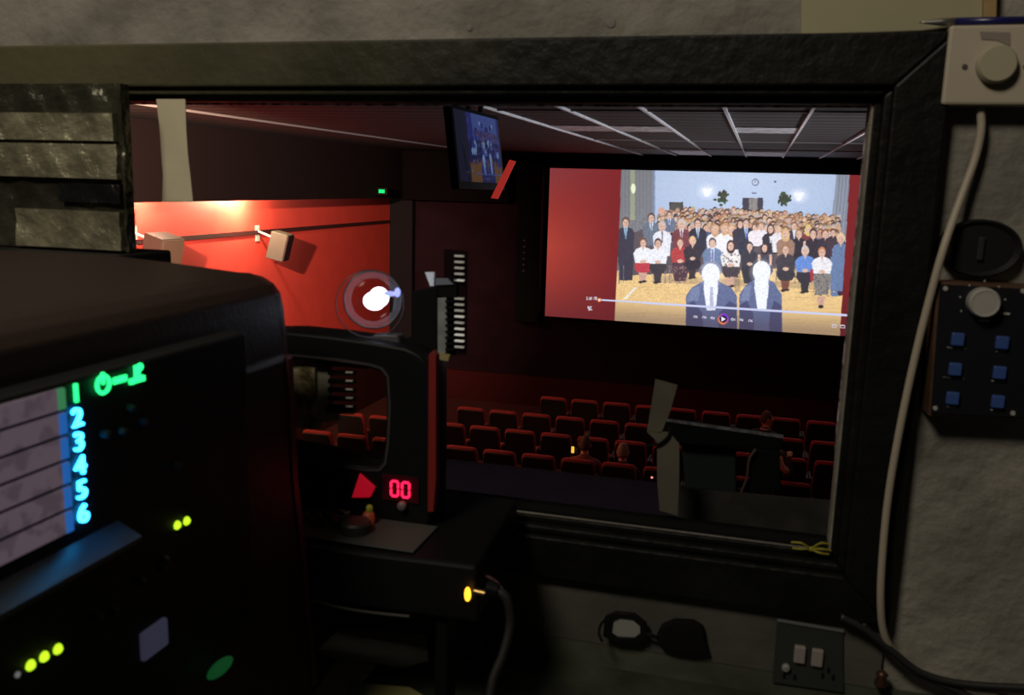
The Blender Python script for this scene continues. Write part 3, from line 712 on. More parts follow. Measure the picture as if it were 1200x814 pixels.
tag(o, 'long upright beige reflection built on the lower glass beside the reflected stand', 'reflection')
# grey reflection in the glass, built as a strip on the sill
P = [aY(797, 572, 1.16), aY(976, 587, 1.16), aY(982, 632, 1.16), aY(793, 612, 1.16)]
o = MB().prism(P, (0, .004, 0)).build('grey_reflection', mat('reflection_grey', (.045, .037, .03, 1), .8, noise=.4, nscale=40))
tag(o, 'long dull grey reflection built as a strip behind the lower right glass', 'grey reflection')
# reflected tripod stand, built as a solid on the outer ledge
st = thing('stand_reflection', aZ(835, 610, -.603), 'reflected small black tripod stand with pale top edge, built on the outer ledge', 'reflected stand')
Y0 = 1.5
MB().prism([aY(*p, Y0) for p in ((775, 492), (918, 514), (916, 527), (798, 520), (778, 506))], (0, .03, 0)).build('reflected_tray', BLACKM, st, bevel=.002)
MB().prism([aY(*p, Y0-.002) for p in ((762, 488), (918, 510), (918, 513.5), (762, 491))], (0, .004, 0)).build('reflected_tray_lip', mat('reflected_pale_lip', (.26, .24, .24, 1), .5, noise=.6, nscale=90), st)
MB().prism([aY(*p, Y0+.03) for p in ((798, 518), (862, 527), (863, 578), (803, 572))], (0, .03, 0)).build('reflected_green_body', mat('green_black', (.012, .018, .015, 1), .7), st, bevel=.003)
MB().prism([aY(*p, Y0) for p in ((878, 524), (914, 529), (915, 576), (878, 578))], (0, .03, 0)).build('reflected_black_body', BLACKM, st, bevel=.003)
LEGM = mat('reflected_tripod_leg', (.10, .04, .035, 1), .5)
for a, c in (((818, 566), (845, 612)), ((866, 572), (848, 612)), ((838, 570), (820, 606))):
    pa = aY(*a, Y0+.05); pc = aZ(*c, -.603); MB().cyl(pa, pc, .0028, seg=8).build('leg', LEGM, st)  # leg of the reflected tripod
MB().tube([aY(886, 526, Y0-.01), aY(878, 538, Y0-.012), aY(875, 560, Y0-.012), aY(868, 578, Y0-.01)], .0022).build('cable', mat('reflected_brown_cable', (.12, .06, .045, 1), .6), st)  # cable of the reflected stand
o = MB().tube([aY(757, 522, 1.066), aY(772, 520, 1.066), aY(783, 511, 1.066), aY(786, 500, 1.066)], .0016).build('thin_cable', BLACKM)
tag(o, 'short black cable curving across the beige strip on the glass', 'cable')
# yellow tie on the sill
b = MB(); c = aY(950, 643, 1.04)
for dx, dz in ((-.022, .006), (-.020, -.001), (.020, .009), (.022, .002), (.020, -.003)):
    b.tube([c, c+Vector((dx*.5, -.006, dz+.002)), c+Vector((dx, -.002, dz))], .0013)
b.ball(c, .004, .003, .003)
o = b.build('twist_tie', mat('yellow_wire', (.30, .26, .02, 1), .5)); tag(o, 'yellow twist tie knotted on the bottom right of the window frame', 'tie')
# bits on the ledge
o = MB().prism([aZ(*p, -.602) for p in ((512, 578), (530, 579), (528, 585), (511, 584))], (0, 0, .002)).build('paper_scrap', mat('pale_paper', (.3, .27, .28, 1), .7)); tag(o, 'pale paper scrap on the outer ledge beside the black monitor casing', 'paper')
o = MB().prism([aY(*p, 1.2) for p in ((566, 580), (582, 582), (580, 586), (566, 584))], (0, .003, 0)).build('paper_scrap', mat('pale_paper', (.3, .27, .28, 1), .7)); tag(o, 'tiny white paper scrap at the outer sill, right of the other scrap', 'paper')

# ================================================================ foil-wrapped duct and shelf, top left
def crinkle(x0, x1, z0, z1, yf, depth, amp, seed, nx=40, nz=12):
    rng = random.Random(seed); ph = [(rng.uniform(20, 90), rng.uniform(20, 90), rng.uniform(0, 6)) for _ in range(7)]
    def dy(x, z): return amp*sum(abs(math.sin(a*x+b_*z+p)) for a, b_, p in ph)/7
    n = []; f = []
    for j in range(nz+1):
        for i in range(nx+1):
            x = x0+(x1-x0)*i/nx; z = z0+(z1-z0)*j/nz
            n.append(Vector((x+dy(z*3, x)*.3*(i == nx), yf-dy(x, z), z)))
    for j in range(nz):
        for i in range(nx):
            a = j*(nx+1)+i; f.append((a, a+1, a+nx+2, a+nx+1))
    m = len(n)
    for j in range(nz+1):
        for i in range(nx+1): n.append(Vector((n[j*(nx+1)+i][0], yf+depth, n[j*(nx+1)+i][2])))
    for j in range(nz):
        for i in range(nx):
            a = m+j*(nx+1)+i; f.append((a, a+nx+1, a+nx+2, a+1))
    ring = [i for i in range(nx+1)]+[j*(nx+1)+nx for j in range(1, nz+1)]+[nz*(nx+1)+i for i in range(nx-1, -1, -1)]+[j*(nx+1) for j in range(nz-1, 0, -1)]
    for a, b_ in zip(ring, ring[1:]+ring[:1]): f.append((a, a+m, b_+m, b_))
    q = MB(); q.v = n; q.f = f; return q
dt = thing('foil_wrapped_duct', (-1.0, .98, -.10), 'duct bundle wrapped in crinkled silver and black tape at the upper left of the window', 'duct')
crinkle(-1.35, -.768, -.098, .108, .965, .010, .008, 1, 90, 30).build('duct_body', FOILD, dt, smooth=False)
def zat(py, x=70): return aY(x, py, .95)[2]
for i, (y0_, y1_, xr, m) in enumerate(((132, 164, -.775, FOIL), (168, 208, -.772, FOIL), (246, 290, -.772, FOIL))):
    x0_ = -1.3 if i < 2 else -.93
    crinkle(x0_, xr, zat(y1_), zat(y0_), .955, .008, .006, 5+i, 60, 10).build('foil_band', m, dt, smooth=False)
crinkle(-.86, -.77, zat(236), zat(214), .955, .008, .004, 11, 20, 8).build('black_tape_patch', mat('black_tape', (.012, .012, .012, 1), .25, bump=.6, bscale=50), dt)
o = MB().box(-1.5, -.762, .84, 1.04, -.122, -.1).build('shelf', mat('shelf_black', (.014, .013, .012, 1), .6), bevel=.003)
tag(o, 'black shelf board under the foil-wrapped duct on the left', 'shelf')

# ================================================================ big black housing with lit panel
hs = thing('equipment_housing', (-.8, .6, -.6), 'large dark red-black equipment housing with rounded top in the left foreground', 'equipment housing')
prof = [aY(*p, .8) for p in ((-60, 292), (140, 300), (205, 308), (290, 320), (305, 324), (318, 332), (326, 343), (330, 362), (335, 415), (339, 420), (345, 560), (355, 650), (368, 800))]
prof = [Vector((-1.3, .8, prof[0][2]))]+prof[1:]+[Vector((prof[-1][0], .8, -.6)), Vector((-1.3, .8, -.6))]
MB().prism(prof, (0, -.55, 0)).build('casing', HOUS, hs, bevel=.002)
o = MB().prism([p+Vector((.002 if i > 5 else 0, .004, 0)) for i, p in enumerate(prof[3:13])]+[prof[12]+Vector((-.01, .004, 0))]+[p+Vector((-.01, .004, 0)) for p in prof[3:12][::-1]], (0, -.01, 0))
o.build('edge_trim', mat('edge_red', (.12, .03, .03, 1), .45), hs)
# rack panel on its right face
PX = -.438
pn = MB().box(-.47, PX, .26, .70, -.56, -.137).build('rack_panel', mat('rack_black', (.006, .006, .007, 1), .55), hs, bevel=.003)
tag(pn, 'black rack panel with lit buttons')
STRIP = bpy.data.materials.new('label_strip'); STRIP.use_nodes = True; nt = STRIP.node_tree; bs = nt.nodes['Principled BSDF']
tc = nt.nodes.new('ShaderNodeTexCoord'); n_ = nt.nodes.new('ShaderNodeTexNoise'); n_.inputs['Scale'].default_value = 60; nt.links.new(tc.outputs['Object'], n_.inputs['Vector'])
rp = nt.nodes.new('ShaderNodeValToRGB'); rp.color_ramp.elements[0].position = .42; rp.color_ramp.elements[1].position = .5
rp.color_ramp.elements[0].color = lin(66, 56, 63); rp.color_ramp.elements[1].color = lin(80, 68, 76); nt.links.new(n_.outputs['Fac'], rp.inputs[0])
nt.links.new(rp.outputs[0], bs.inputs['Emission Color']); bs.inputs['Emission Strength'].default_value = 1.0; bs.inputs['Base Color'].default_value = (.1, .09, .1, 1)
BLUE = emat('digit_blue', (.02, .38, 1, 1), 12); GREEN = emat('digit_green', (.02, .9, .2, 1), 2.2); BEDGE = emat('edge_blue', (.02, .14, .5, 1), .7); GEDGE = emat('edge_green', (.1, .5, .2, 1), .35)
def MX(y, z, x=PX): return Matrix.Translation((x, y, z)) @ Matrix.Rotation(math.pi/2, 4, 'Z') @ Matrix.Rotation(math.pi/2, 4, 'X')
zr = [aX(89, 461+28.9*i, PX)[2] for i in range(6)]
ye = aX(75, 500, PX)[1]; yn = aX(90, 500, PX)[1]; yb = aX(66, 500, PX)[1]
for i, z in enumerate(zr):
    MB().box(PX-.001, PX+.0025, .27, ye, z-.0070, z+.0070).build('label_strip', STRIP, hs)
    MB().box(PX-.001, PX+.003, yb, ye, z-.0070, z+.0070).build('strip_light', GEDGE if i == 0 else BEDGE, hs)  # digit light falling on the strip end, put in as emission
    text('numeral', str(i+1), .0185, MX(yn, z, PX+.001) @ Matrix.Diagonal((1.15, 1, 1, 1)), GREEN if i == 0 else BLUE, hs, .0012)
# icons after the green 1: power symbol, dash, figure
yy = [aX(p, 446, PX)[1] for p in (118, 138, 158)]; z = zr[0]+.0015
b = MB(); b.torus((PX+.002, yy[0], z), (1, 0, 0), .0062, .0014, 20, 6); b.box(PX+.001, PX+.003, yy[0]-.001, yy[0]+.001, z, z+.0085); b.build('power_symbol', GREEN, hs)
MB().box(PX+.001, PX+.003, yy[1]-.007, yy[1]+.007, z-.0025, z+.0025).build('dash_symbol', GREEN, hs, bevel=.0008)
b = MB(); b.box(PX+.001, PX+.003, yy[2]-.008, yy[2]+.008, z-.006, z-.002); b.box(PX+.001, PX+.003, yy[2]-.002, yy[2]+.003, z-.002, z+.007); b.ball((PX+.002, yy[2]+.004, z+.005), .002, .003, .003); b.build('plug_symbol', GREEN, hs)
# lip below the strips that catches the blue light
MB().prism([(PX-.01, .33, zr[5]-.013), (PX+.020, .33, zr[5]-.027), (PX+.020, .33, zr[5]-.031), (PX-.01, .33, zr[5]-.022)], (0, yn+.035-.33, 0)).build('panel_lip', mat('lip_grey', (.09, .10, .12, 1), .4), hs)
YG = emat('led_lime', (.5, .85, .02, 1), 1.5)
for p in ((207, 615), (218, 610), (35, 779), (51, 769), (67, 760)):
    q = aX(*p, PX); MB().lathe([(.0036, -.002), (.0036, .001), (.0022, .0028)], q, (1, 0, 0), 12).build('indicator_light', YG, hs, smooth=True)
q = aX(20, 790, PX); MB().lathe([(.002, -.001), (.002, .001)], q, (1, 0, 0), 10).build('indicator_light', emat('led_dim', (.5, .5, .5, 1), .25), hs)
q0 = aX(163, 738, PX); q1 = aX(192, 722, PX)
MB().box(PX-.002, PX+.004, q0[1], q1[1], aX(178, 765, PX)[2], aX(178, 732, PX)[2]).build('lavender_button', mat('lavender', (.09, .09, .16, 1), .5, emit=.25), hs, bevel=.0015)
rng = random.Random(3)
for p in ((205, 545), (150, 478), (140, 505), (165, 494), (120, 508), (188, 666), (162, 680), (190, 655), (130, 715), (112, 722)):
    q = aX(*p, PX); MB().lathe([(.003, -.002), (.003, .004), (.002, .006)], q, (1, 0, 0), 12).build('small_knob', mat('grey_knob', (.05, .045, .045, 1), .5), hs, smooth=True)
q = aX(258, 782, PX+.012)
MB().ball(q, .006, .018, .006).build('green_lens', emat('lens_green', (.01, .12, .03, 1), .35), hs, smooth=True)

# ================================================================ monitor-like casing with a see-through pane
UY = .93
un = thing('monitor_casing', (-.43, UY, -.384), 'black monitor casing with a clear rounded pane and red 00 display', 'monitor casing')
outer = [aY(*p, UY) for p in ((322, 388), (350, 388), (400, 393), (450, 400), (485, 406), (500, 413), (509, 424), (512, 440), (512, 540), (510, 600), (507, 657), (322, 637))]
inner = [aY(*p, UY) for p in ((330, 411), (365, 413), (410, 418), (445, 423), (458, 427), (465, 436), (467, 470), (465, 510), (462, 533), (455, 541), (440, 541), (400, 535), (330, 522))]
for p in outer: p[2] = max(p[2], -.3838)
plate_hole('casing', outer, inner, UY, .05, BLACKP, un, .003)
plate_hole('pane_rim', [p+((p-Vector((-.455, UY, -.265))).normalized()*.003) for p in inner], inner, UY-.028, .002, mat('rim_grey', (.05, .045, .045, 1), .4), un)
MB().prism([p+Vector((0, .0, 0)) for p in inner], (0, .002, 0)).build('clear_pane', glassmat('pane_glass', (.80, .78, .72, 1), .06, .02), un)
REDS = mat('red_strap', (.22, .015, .012, 1), .5)
MB().prism([aY(*p, UY-.03) for p in ((502, 416), (507, 411), (511, 417), (511, 560), (508, 600), (501, 600))], (0, .012, 0)).build('red_edge_strip', REDS, un, bevel=.001)
# seven segment 00
RED7 = emat('segment_red', (1, .012, .07, 1), 2.4)
ce = aY(469, 573, UY-.031)
def zero(cx0, name):
    b = MB(); hw, hh, t = .0043, .0088, .0009
    sh = .0012
    for (x0, x1, z0, z1) in ((-hw+.001, hw-.001, hh-t, hh+t), (-hw+.001, hw-.001, -hh-t, -hh+t), (-hw-t, -hw+t, .001, hh-.001), (-hw-t, -hw+t, -hh+.001, -.001), (hw-t, hw+t, .001, hh-.001), (hw-t, hw+t, -hh+.001, -.001)):
        b.box(cx0+x0, cx0+x1, ce[1]-.0015, ce[1]+.001, ce[2]+z0, ce[2]+z1)
    b.build(name, RED7, un)
MB().box(ce[0]-.022, ce[0]+.022, UY-.0302, UY-.026, ce[2]-.015, ce[2]+.015).build('display_window', mat('display_dark', (.05, .004, .01, 1), .25), un)
zero(ce[0]-.0068, 'digit'); zero(ce[0]+.0068, 'digit')
q = aY(472, 592, UY-.03); MB().lathe([(.0055, -.003), (.0055, .004), (.004, .006)], q, (0, -1, 0), 16).build('grey_button', mat('button_grey', (.16, .12, .12, 1), .5), un, smooth=True)
MB().prism([aY(*p, UY-.033) for p in ((421, 555), (439, 571), (433, 583), (412, 583))], (0, .004, 0)).build('red_triangle', emat('triangle_red', (.5, .005, .02, 1), .55), un, bevel=.001)  # red triangle is no lamp; its shine is added as emission
# bottle in front of the casing
bt = aY(432, 612, UY-.05)
vb = thing('dropper_bottle', (bt[0], bt[1], -.384), 'tiny orange bottle with a yellow-green cap standing below the red triangle', 'bottle')
zb = -.384
MB().lathe([(.006, 0), (.0068, .003), (.0068, .011), (.0035, .015)], (bt[0], bt[1], zb+.002), (0, 0, 1), 14).build('bottle', mat('orange_plastic', (.42, .08, .03, 1), .4, emit=.06), vb, smooth=True)
MB().lathe([(.005, 0), (.005, .002)], (bt[0], bt[1], zb), (0, 0, 1), 14).build('foot', BLACKP, vb)
MB().lathe([(.0035, 0), (.0038, .006), (.0025, .008)], (bt[0]+.001, bt[1], zb+.016), (0, 0, 1), 12).build('cap', mat('lime_cap', (.32, .36, .03, 1), .4, emit=.06), vb, smooth=True)

# black box the casing stands on
bx = thing('audio_box', (-.42, .9, -.603), 'flat black equipment box under the monitor casing, with an orange light', 'equipment box')
MB().hexa([Vector(p) for p in ((-.60, .81, -.452), (-.247, .81, -.444), (-.26, 1.02, -.44), (-.60, 1.02, -.44), (-.60, .815, -.392), (-.252, .815, -.384), (-.265, 1.02, -.384), (-.60, 1.02, -.384))]).build('body', BLACKP, bx, bevel=.004)
MB().box(-.50, -.325, .825, .90, -.3845, -.3825).build('grey_lid', mat('grey_lid', (.055, .055, .05, 1), .7), bx, bevel=.0008)
for x in (-.298, -.55):
    MB().box(x, x+.014, .82, .85, -.603, -.446).build('leg', BLACKP, bx, bevel=.002); MB().box(x, x+.014, .97, 1.0, -.603, -.44).build('leg', BLACKP, bx, bevel=.002)
q = aY(548, 696, .806); MB().ball(q, .0034, .002, .0078).build('orange_light', emat('led_orange', (1, .42, .02, 1), 3.5), bx, smooth=True)
MB().tube([aY(365, 703, .803), aY(400, 712, .803), aY(440, 718, .803), aY(480, 722, .803)], .0016).build('front_trim', mat('trim_grey', (.06, .055, .05, 1), .4), bx)
kn = aZ(405, 634, -.384)
kb = MB().lathe([(.017, 0), (.017, .010), (.015, .0125)], (kn[0], .855, -.3822), (0, 0, 1), 24).build('rotary_knob', mat('knob_grey_top', (.03, .03, .028, 1), .5), bx, smooth=False)
# plug and cable
pg = thing('audio_cable', aY(575, 695, .80), 'black cable with jack plug curving down from the box with the orange light', 'cable')
MB().cyl(aY(556, 692, .80), aY(573, 696, .80), .003).build('jack_tip', mat('brass', (.7, .45, .15, 1), .3, 1), pg)
MB().cyl(aY(571, 688, .80), aY(584, 692, .80), .009, .007).build('plug_body', BLACKP, pg)
MB().tube([aY(583, 692, .80), aY(594, 702, .80), aY(598, 730, .80), aY(590, 765, .79), aY(578, 795, .78), aY(572, 830, .77)], .0048).build('cord', mat('cord_black', (.02, .019, .018, 1), .5), pg, smooth=True)
o = MB().tube([aY(560, 672, .84), aY(573, 676, .84), aY(584, 684, .84), aY(590, 694, .82)], .0016).build('thin_wire', mat('thin_wire', (.12, .05, .04, 1), .5)); tag(o, 'thin reddish wire arching above the jack plug', 'wire')
# cable tangle left of the bottle
CB = [mat('cord_black', (.02, .019, .018, 1), .5), mat('cord_grey', (.10, .09, .085, 1), .5)]
for i in range(7):
    y0_ = 600+rng.random()*18; pts = [(356+rng.random()*8, y0_, -.38)]
    P_ = []
    for k in range(5):
        P_.append(aY(358+k*13+rng.uniform(-5, 5), 606+rng.uniform(-10, 14), UY-.05-.004*i))
    o = MB().tube(P_, .0018).build('loose_wire', CB[i % 2], smooth=True)
    tag(o, 'thin loose wires tangled left of the orange bottle', 'wire', 'loose wires left of the orange bottle')

# papers on the worktop, lower middle
PAP = mat('paper', (.75, .72, .6, 1), .8, noise=.2, nscale=20)
for i, (pp, lab) in enumerate((((( 372, 762), (400, 736), (500, 744), (502, 775), (470, 782), (385, 770)), 'pale crumpled sheet under the black equipment box legs'),
                   (((368, 812), (395, 772), (440, 780), (400, 830), (360, 835)), 'narrow folded pale sheet at the lower left of the worktop'),
                   (((410, 800), (480, 806), (520, 830), (400, 830)), 'yellowish paper corner at the bottom edge of the worktop'))):
    P_ = [aZ(*p, -.600+.001*i) for p in pp]
    o = MB().prism(P_, (0, 0, .0015)).build('paper_sheet', PAP if i < 2 else mat('yellow_paper', (.4, .37, .14, 1), .8)); tag(o, lab, 'paper')

# ================================================================ glowing lens reflection, built as a solid above the casing
LY = .925; lc = aY(437, 351, LY)
ln = thing('lens_reflection', (lc[0], LY, -.187), 'white glowing reflection of a round lens, built above the black monitor casing', 'lens reflection')
q = ray(437, 351).normalized()
LG = glassmat('reflected_lens_glass', (.90, .88, .92, 1), .10, .12, .015)
MB().lathe([(.0, -.008), (.02, -.006), (.0315, 0), (.02, .006), (.0, .008)], lc, -q, 32, caps=False).build('reflected_lens', LG, ln, smooth=True)
MB().torus(lc, q, .0325, .0011, 40, 8).build('reflected_lens_rim', mat('reflected_rim_glass', (.10, .085, .09, 1), .2), ln, smooth=True)
MB().torus(lc+Vector((-.006, .006, -.006)), q, .0385, .0007, 40, 8).build('reflected_outer_ring', mat('reflected_ring_glass', (.08, .05, .055, 1), .2), ln, smooth=True)
WL = emat('reflection_white', (.75, .85, 1, 1), 6)
MB().ball(lc+Vector((-.003, .010, -.003)), .0135, .006, .0105).ball(lc+Vector((.003, .0105, .002)), .012, .006, .0115).build('bright_core', WL, ln, smooth=True)
MB().ball(lc+Vector((.0265, .008, .009)), .0035, .003, .0055).ball(lc+Vector((.017, .008, .007)), .008, .003, .003).build('side_glint', emat('glint_blue', (.35, .4, 1, 1), 1.3), ln, smooth=True)
MB().prism([(lc[0]-.012, LY, -.188), (lc[0]+.035, LY, -.188), (lc[0]+.03, LY, -.172), (lc[0]+.0, LY, -.1735)], (0, .02, 0)).build('foot', mat('reflected_foot_grey', (.08, .075, .085, 1), .25), ln, bevel=.002)  # foot belongs to the lens reflection
# reflected slotted rail to its right, built as a solid column
RY = .94
cl = thing('rail_reflection', (-.36, RY, -.20), 'reflection of a white strip and pale slots, built solid above the casing', 'reflected rail')
MB().prism([aY(*p, RY) for p in ((483, 341), (512, 337), (512, 415), (476, 412), (476, 396), (483, 392))], (0, .02, 0)).build('bracket', BLACKM, cl, bevel=.001)  # bracket belongs to the rail reflection
MB().prism([aY(*p, RY+.002) for p in ((511, 349), (523, 349), (524, 392), (522, 414), (508, 414), (510, 392))], (0, .004, 0)).build('white_strip', mat('strip_white', (.30, .33, .33, 1), .5, noise=.3, nscale=50), cl, bevel=.0006)
MB().prism([aY(*p, RY+.001) for p in ((510, 412), (527, 416), (525, 423), (513, 421))], (0, .006, 0)).build('reflected_yellow_tab', mat('reflected_yellow_tab', (.34, .28, .13, 1), .5), cl)
MB().prism([aY(*p, RY+.006) for p in ((520, 292), (547, 294), (546, 416), (521, 416))], (0, .003, 0)).build('reflected_back_plate', mat('reflected_plate_dark', (.010, .004, .006, 1), .9, spec=.08), cl)
SL = mat('reflected_slot_white', (.62, .6, .56, 1), .5, emit=.12); SB = mat('reflected_slot_bright', (.7, .68, .62, 1), .5, emit=.35)
for i, y in enumerate((300, 307, 314, 321, 328.5, 350, 357, 364, 371, 378.3, 385.5, 392.5, 399.6, 406.7)):
    a = aY(532.5, y-1.3, RY+.002); c = aY(543, y+1.3, RY+.002)
    MB().box(a[0], c[0], RY+.002, RY+.006, c[2], a[2]).build('slot', SB if i in (4, 8, 10, 11, 12) else SL, cl)
    if i >= 6 or i == 5:
        a = aY(521.5, y+1.8, RY); c = aY(531, y+4.6, RY); MB().box(a[0], c[0], RY, RY+.004, c[2], a[2]).build('tooth', BLACKM, cl)
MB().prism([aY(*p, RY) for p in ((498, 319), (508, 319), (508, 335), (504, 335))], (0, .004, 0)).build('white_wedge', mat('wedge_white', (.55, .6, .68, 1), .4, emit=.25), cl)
MB().prism([aY(*p, RY) for p in ((510, 326), (524, 326), (531, 333), (510, 334))], (0, .004, 0)).build('pale_arm', mat('pale_arm', (.2, .22, .28, 1), .4), cl)
MB().prism([aY(*p, RY+.002) for p in ((507, 325), (535, 326), (535, 350), (507, 345))], (0, .003, 0)).build('connector', BLACKM, cl)
# bundle hanging behind the clear pane
BY = .918
hb = thing('hanging_rack', (-.5, BY, -.2), 'yellowish plastic bundle and toothed black strip inside the rounded pane opening', 'rack')
CP = mat('clear_plastic', (.55, .47, .27, 1), .25, noise=.7, nscale=45, bump=.8, bscale=60, c2=(.16, .12, .06, 1))
q_ = crinkle(aY(318, 412, BY)[0], aY(370, 412, BY)[0], aY(350, 500, BY)[2], aY(350, 405, BY)[2], BY, .01, .006, 31, 24, 24); q_.build('plastic_bundle', CP, hb)
MB().prism([aY(*p, BY) for p in ((368, 408), (386, 410), (387, 470), (398, 492), (368, 496))], (0, .006, 0)).build('grey_strip', mat('dim_strip', (.35, .33, .24, 1), .5), hb)
for k in range(6):
    y = 424+k*10
    MB().prism([aY(*p, BY-.004) for p in ((384, y), (416, y+1), (416, y+6), (384, y+5))], (0, .003, 0)).build('tooth', BLACKM, hb)
    MB().prism([aY(*p, BY-.006) for p in ((405, y+1.2), (413, y+1.6), (413, y+3), (405, y+2.8))], (0, .002, 0)).build('pale_tip', mat('tip_grey', (.7, .65, .62, 1), .5), hb)
MB().prism([aY(*p, BY) for p in ((381, 477), (416, 479), (414, 486), (381, 484))], (0, .004, 0)).build('brown_tab', mat('brown_tab', (.12, .05, .02, 1), .5), hb)
MB().prism([aY(*p, BY) for p in ((368, 405), (416, 408), (416, 412), (368, 409))], (0, .006, 0)).build('top_bar', BLACKM, hb)
MB().box(-.53, -.42, BY, .929, -.212, -.205).build('hanger', BLACKM, hb)

# ================================================================ right wall things
dm = thing('dimmer_switch', (.215, 1.05, .13), 'cream square wall plate with one round knob at the top right', 'dimmer switch')
MB().box(.170, .256, 1.022, 1.05, .092, .1695).build('plate', CREAMP, dm, bevel=.003)
kc = aY(1167, 76, 1.02); MB().lathe([(.0185, 0), (.0185, .008), (.0165, .0115)], (kc[0], 1.0215, kc[2]), (0, -1, 0), 32).build('knob', CREAM2, dm, smooth=False)
for px in (1131, 1203):
    k_ = aY(px, 78, 1.02); MB().lathe([(.0028, 0), (.0024, .0008)], (k_[0], 1.0215, k_[2]), (0, -1, 0), 12).build('screw', mat('screw_grey', (.12, .1, .09, 1), .5, .6), dm)
MB().prism([aY(*p, 1.0215) for p in ((1148, 37), (1184, 38), (1184, 54), (1168, 47), (1150, 46))], (0, -.0004, 0)).build('smudge', mat('smudge', (.24, .2, .17, 1), .8), dm)
pn_ = thing('pen', (.2, 1.03, .1695), 'dark blue ballpoint pen lying on top of the cream wall plate', 'pen')
a, m_, c = aY(1077, 32, 1.03), aY(1118, 30.5, 1.03), aY(1225, 26.5, 1.03)
zp = .1695+.0045; a[2] = m_[2] = c[2] = zp
MB().cyl(m_, c, .0042, seg=16).build('barrel', mat('pen_blue', (.012, .012, .09, 1), .3), pn_, smooth=True)
MB().lathe([(.0008, 0), (.0014, .004), (.0038, .02), (.0042, (m_-a).length)], a, m_-a, 16).build('tip', mat('pen_silver', (.35, .33, .3, 1), .35, .8), pn_, smooth=True)
cb_ = MB().prism([aY(*p, 1.04) for p in ((939, -60), (1168, -70), (1166, 30), (1080, 36), (939, 41))], (0, .01, 0)).build('cream_board', mat('cream_board', (.36, .33, .2, 1), .7, noise=.1, nscale=6), bevel=.001)
tag(cb_, 'cream board fixed to the wall above the window, top right', 'board')
o = MB().prism([aY(*p, 1.03) for p in ((1154, -60), (1170, -60), (1168, 22), (1153, 22))], (0, .01, 0)).build('wooden_batten', PALEWOOD, bevel=.001)
tag(o, 'pale wooden batten above the cream wall plate', 'wood strip')
# cream cable
path = [(1148, 122, 1.036), (1150, 150, 1.036), (1143, 185, 1.036), (1126, 232, 1.03), (1106, 290, 1.012), (1088, 355, 1.01), (1072, 420, 1.01), (1055, 500, 1.01), (1042, 575, 1.012), (1035, 640, 1.012), (1032, 700, 1.012), (1036, 742, 1.02), (1052, 768, 1.03), (1085, 790, 1.03), (1140, 806, 1.03), (1215, 812, 1.03)]
o = MB().tube([aY(x, y, Y) for x, y, Y in path], .0042, 10).build('wall_cable', mat('cream_cable', (.42, .36, .28, 1), .5), smooth=True)
tag(o, 'cream cable hanging from the wall plate over the window frame', 'cable')
for i, pth in enumerate(([(985, 722), (1015, 738), (1045, 762), (1080, 788), (1130, 801), (1215, 806)], [(1000, 728), (1032, 752), (1062, 782), (1110, 804), (1150, 822)], [(1010, 730), (1050, 772), (1095, 796), (1160, 808), (1215, 816)])):
    o = MB().tube([aY(x, y, 1.022+.004*i) for x, y in pth], .0042, 8).build('black_cable', mat('cord_black', (.02, .019, .018, 1), .5), smooth=True)
    tag(o, ['black cable, topmost of three running to the lower right corner', 'short black cable, leftmost of three dropping below the window corner', 'black cable, lowest of three along the wall base at right'][i], 'cable', 'black cables at the lower right')
# oval cover
ov = thing('oval_cover', (.228, 1.05, -.053), 'black oval wall cover with a vertical groove, above the blue button box', 'wall cover')
c = aY(1148, 291, 1.04)
MB().lathe([(1, 0), (1, .012), (.93, .017), (.80, .013), (.05, .013)], (c[0], 1.05, c[2]), (0, -1, 0), 40, sq=(.0405, .0305)).v
b = MB(); prof_ = [(1, 0), (1, .012), (.93, .017), (.80, .013), (.02, .013)]
b.loft([[(c[0]+.0405*r*math.cos(2*math.pi*i/40), 1.05-h, c[2]+.0305*r*math.sin(2*math.pi*i/40)) for i in range(40)] for r, h in prof_])
b.build('cover', mat('oval_black', (.008, .0075, .0075, 1), .6, spec=.25), ov, smooth=False)
MB().box(c[0]-.003, c[0]+.003, 1.033, 1.037, c[2]-.012, c[2]+.012).build('grip', mat('grip_grey', (.02, .019, .018, 1), .5), ov, bevel=.001)
# control box
cx_ = thing('control_box', (.24, 1.05, -.232), 'black control panel with a silver knob and six blue buttons on wooden sides', 'control box')
Pq = [aY(*p, 1.012) for p in ((1102, 333), (1212, 339), (1202, 489), (1091, 484))]
MB().prism(Pq, (0, .002, 0)).build('front_panel', mat('panel_black', (.006, .006, .009, 1), .6, spec=.25), cx_)
Wq = [aY(*p, 1.015) for p in ((1098, 330), (1214, 336), (1204, 491), (1088, 486))]
Wb = [Vector((p[0]+(-.003 if i in (0, 3) else 0), 1.05, p[2])) for i, p in enumerate(Wq)]
b = MB(); b.loft([[Vector((p[0], 1.0145, p[2])) for p in Wq], Wb]); b.build('wooden_case', WOOD, cx_)
kc = aY(1154, 355, 1.0); MB().lathe([(.0155, 0), (.0150, .012), (.0135, .015), (.011, .0145)], (kc[0], 1.0115, kc[2]), (0, -1, 0), 40).build('silver_knob', STEEL, cx_, smooth=False)
LBL = mat('label_grey', (.42, .42, .40, 1), .7)
for a_ in range(7):
    an = math.radians(210-a_*40+0); pp = Vector((kc[0]+.0215*math.cos(an), 1.0118, kc[2]+.0215*math.sin(an)))
    MB().lathe([(.0009, 0), (.0009, .0006)], pp, (0, -1, 0), 8).build('scale_dot', LBL, cx_)
BB = mat('button_blue', (.03, .065, .20, 1), .4, emit=.07)
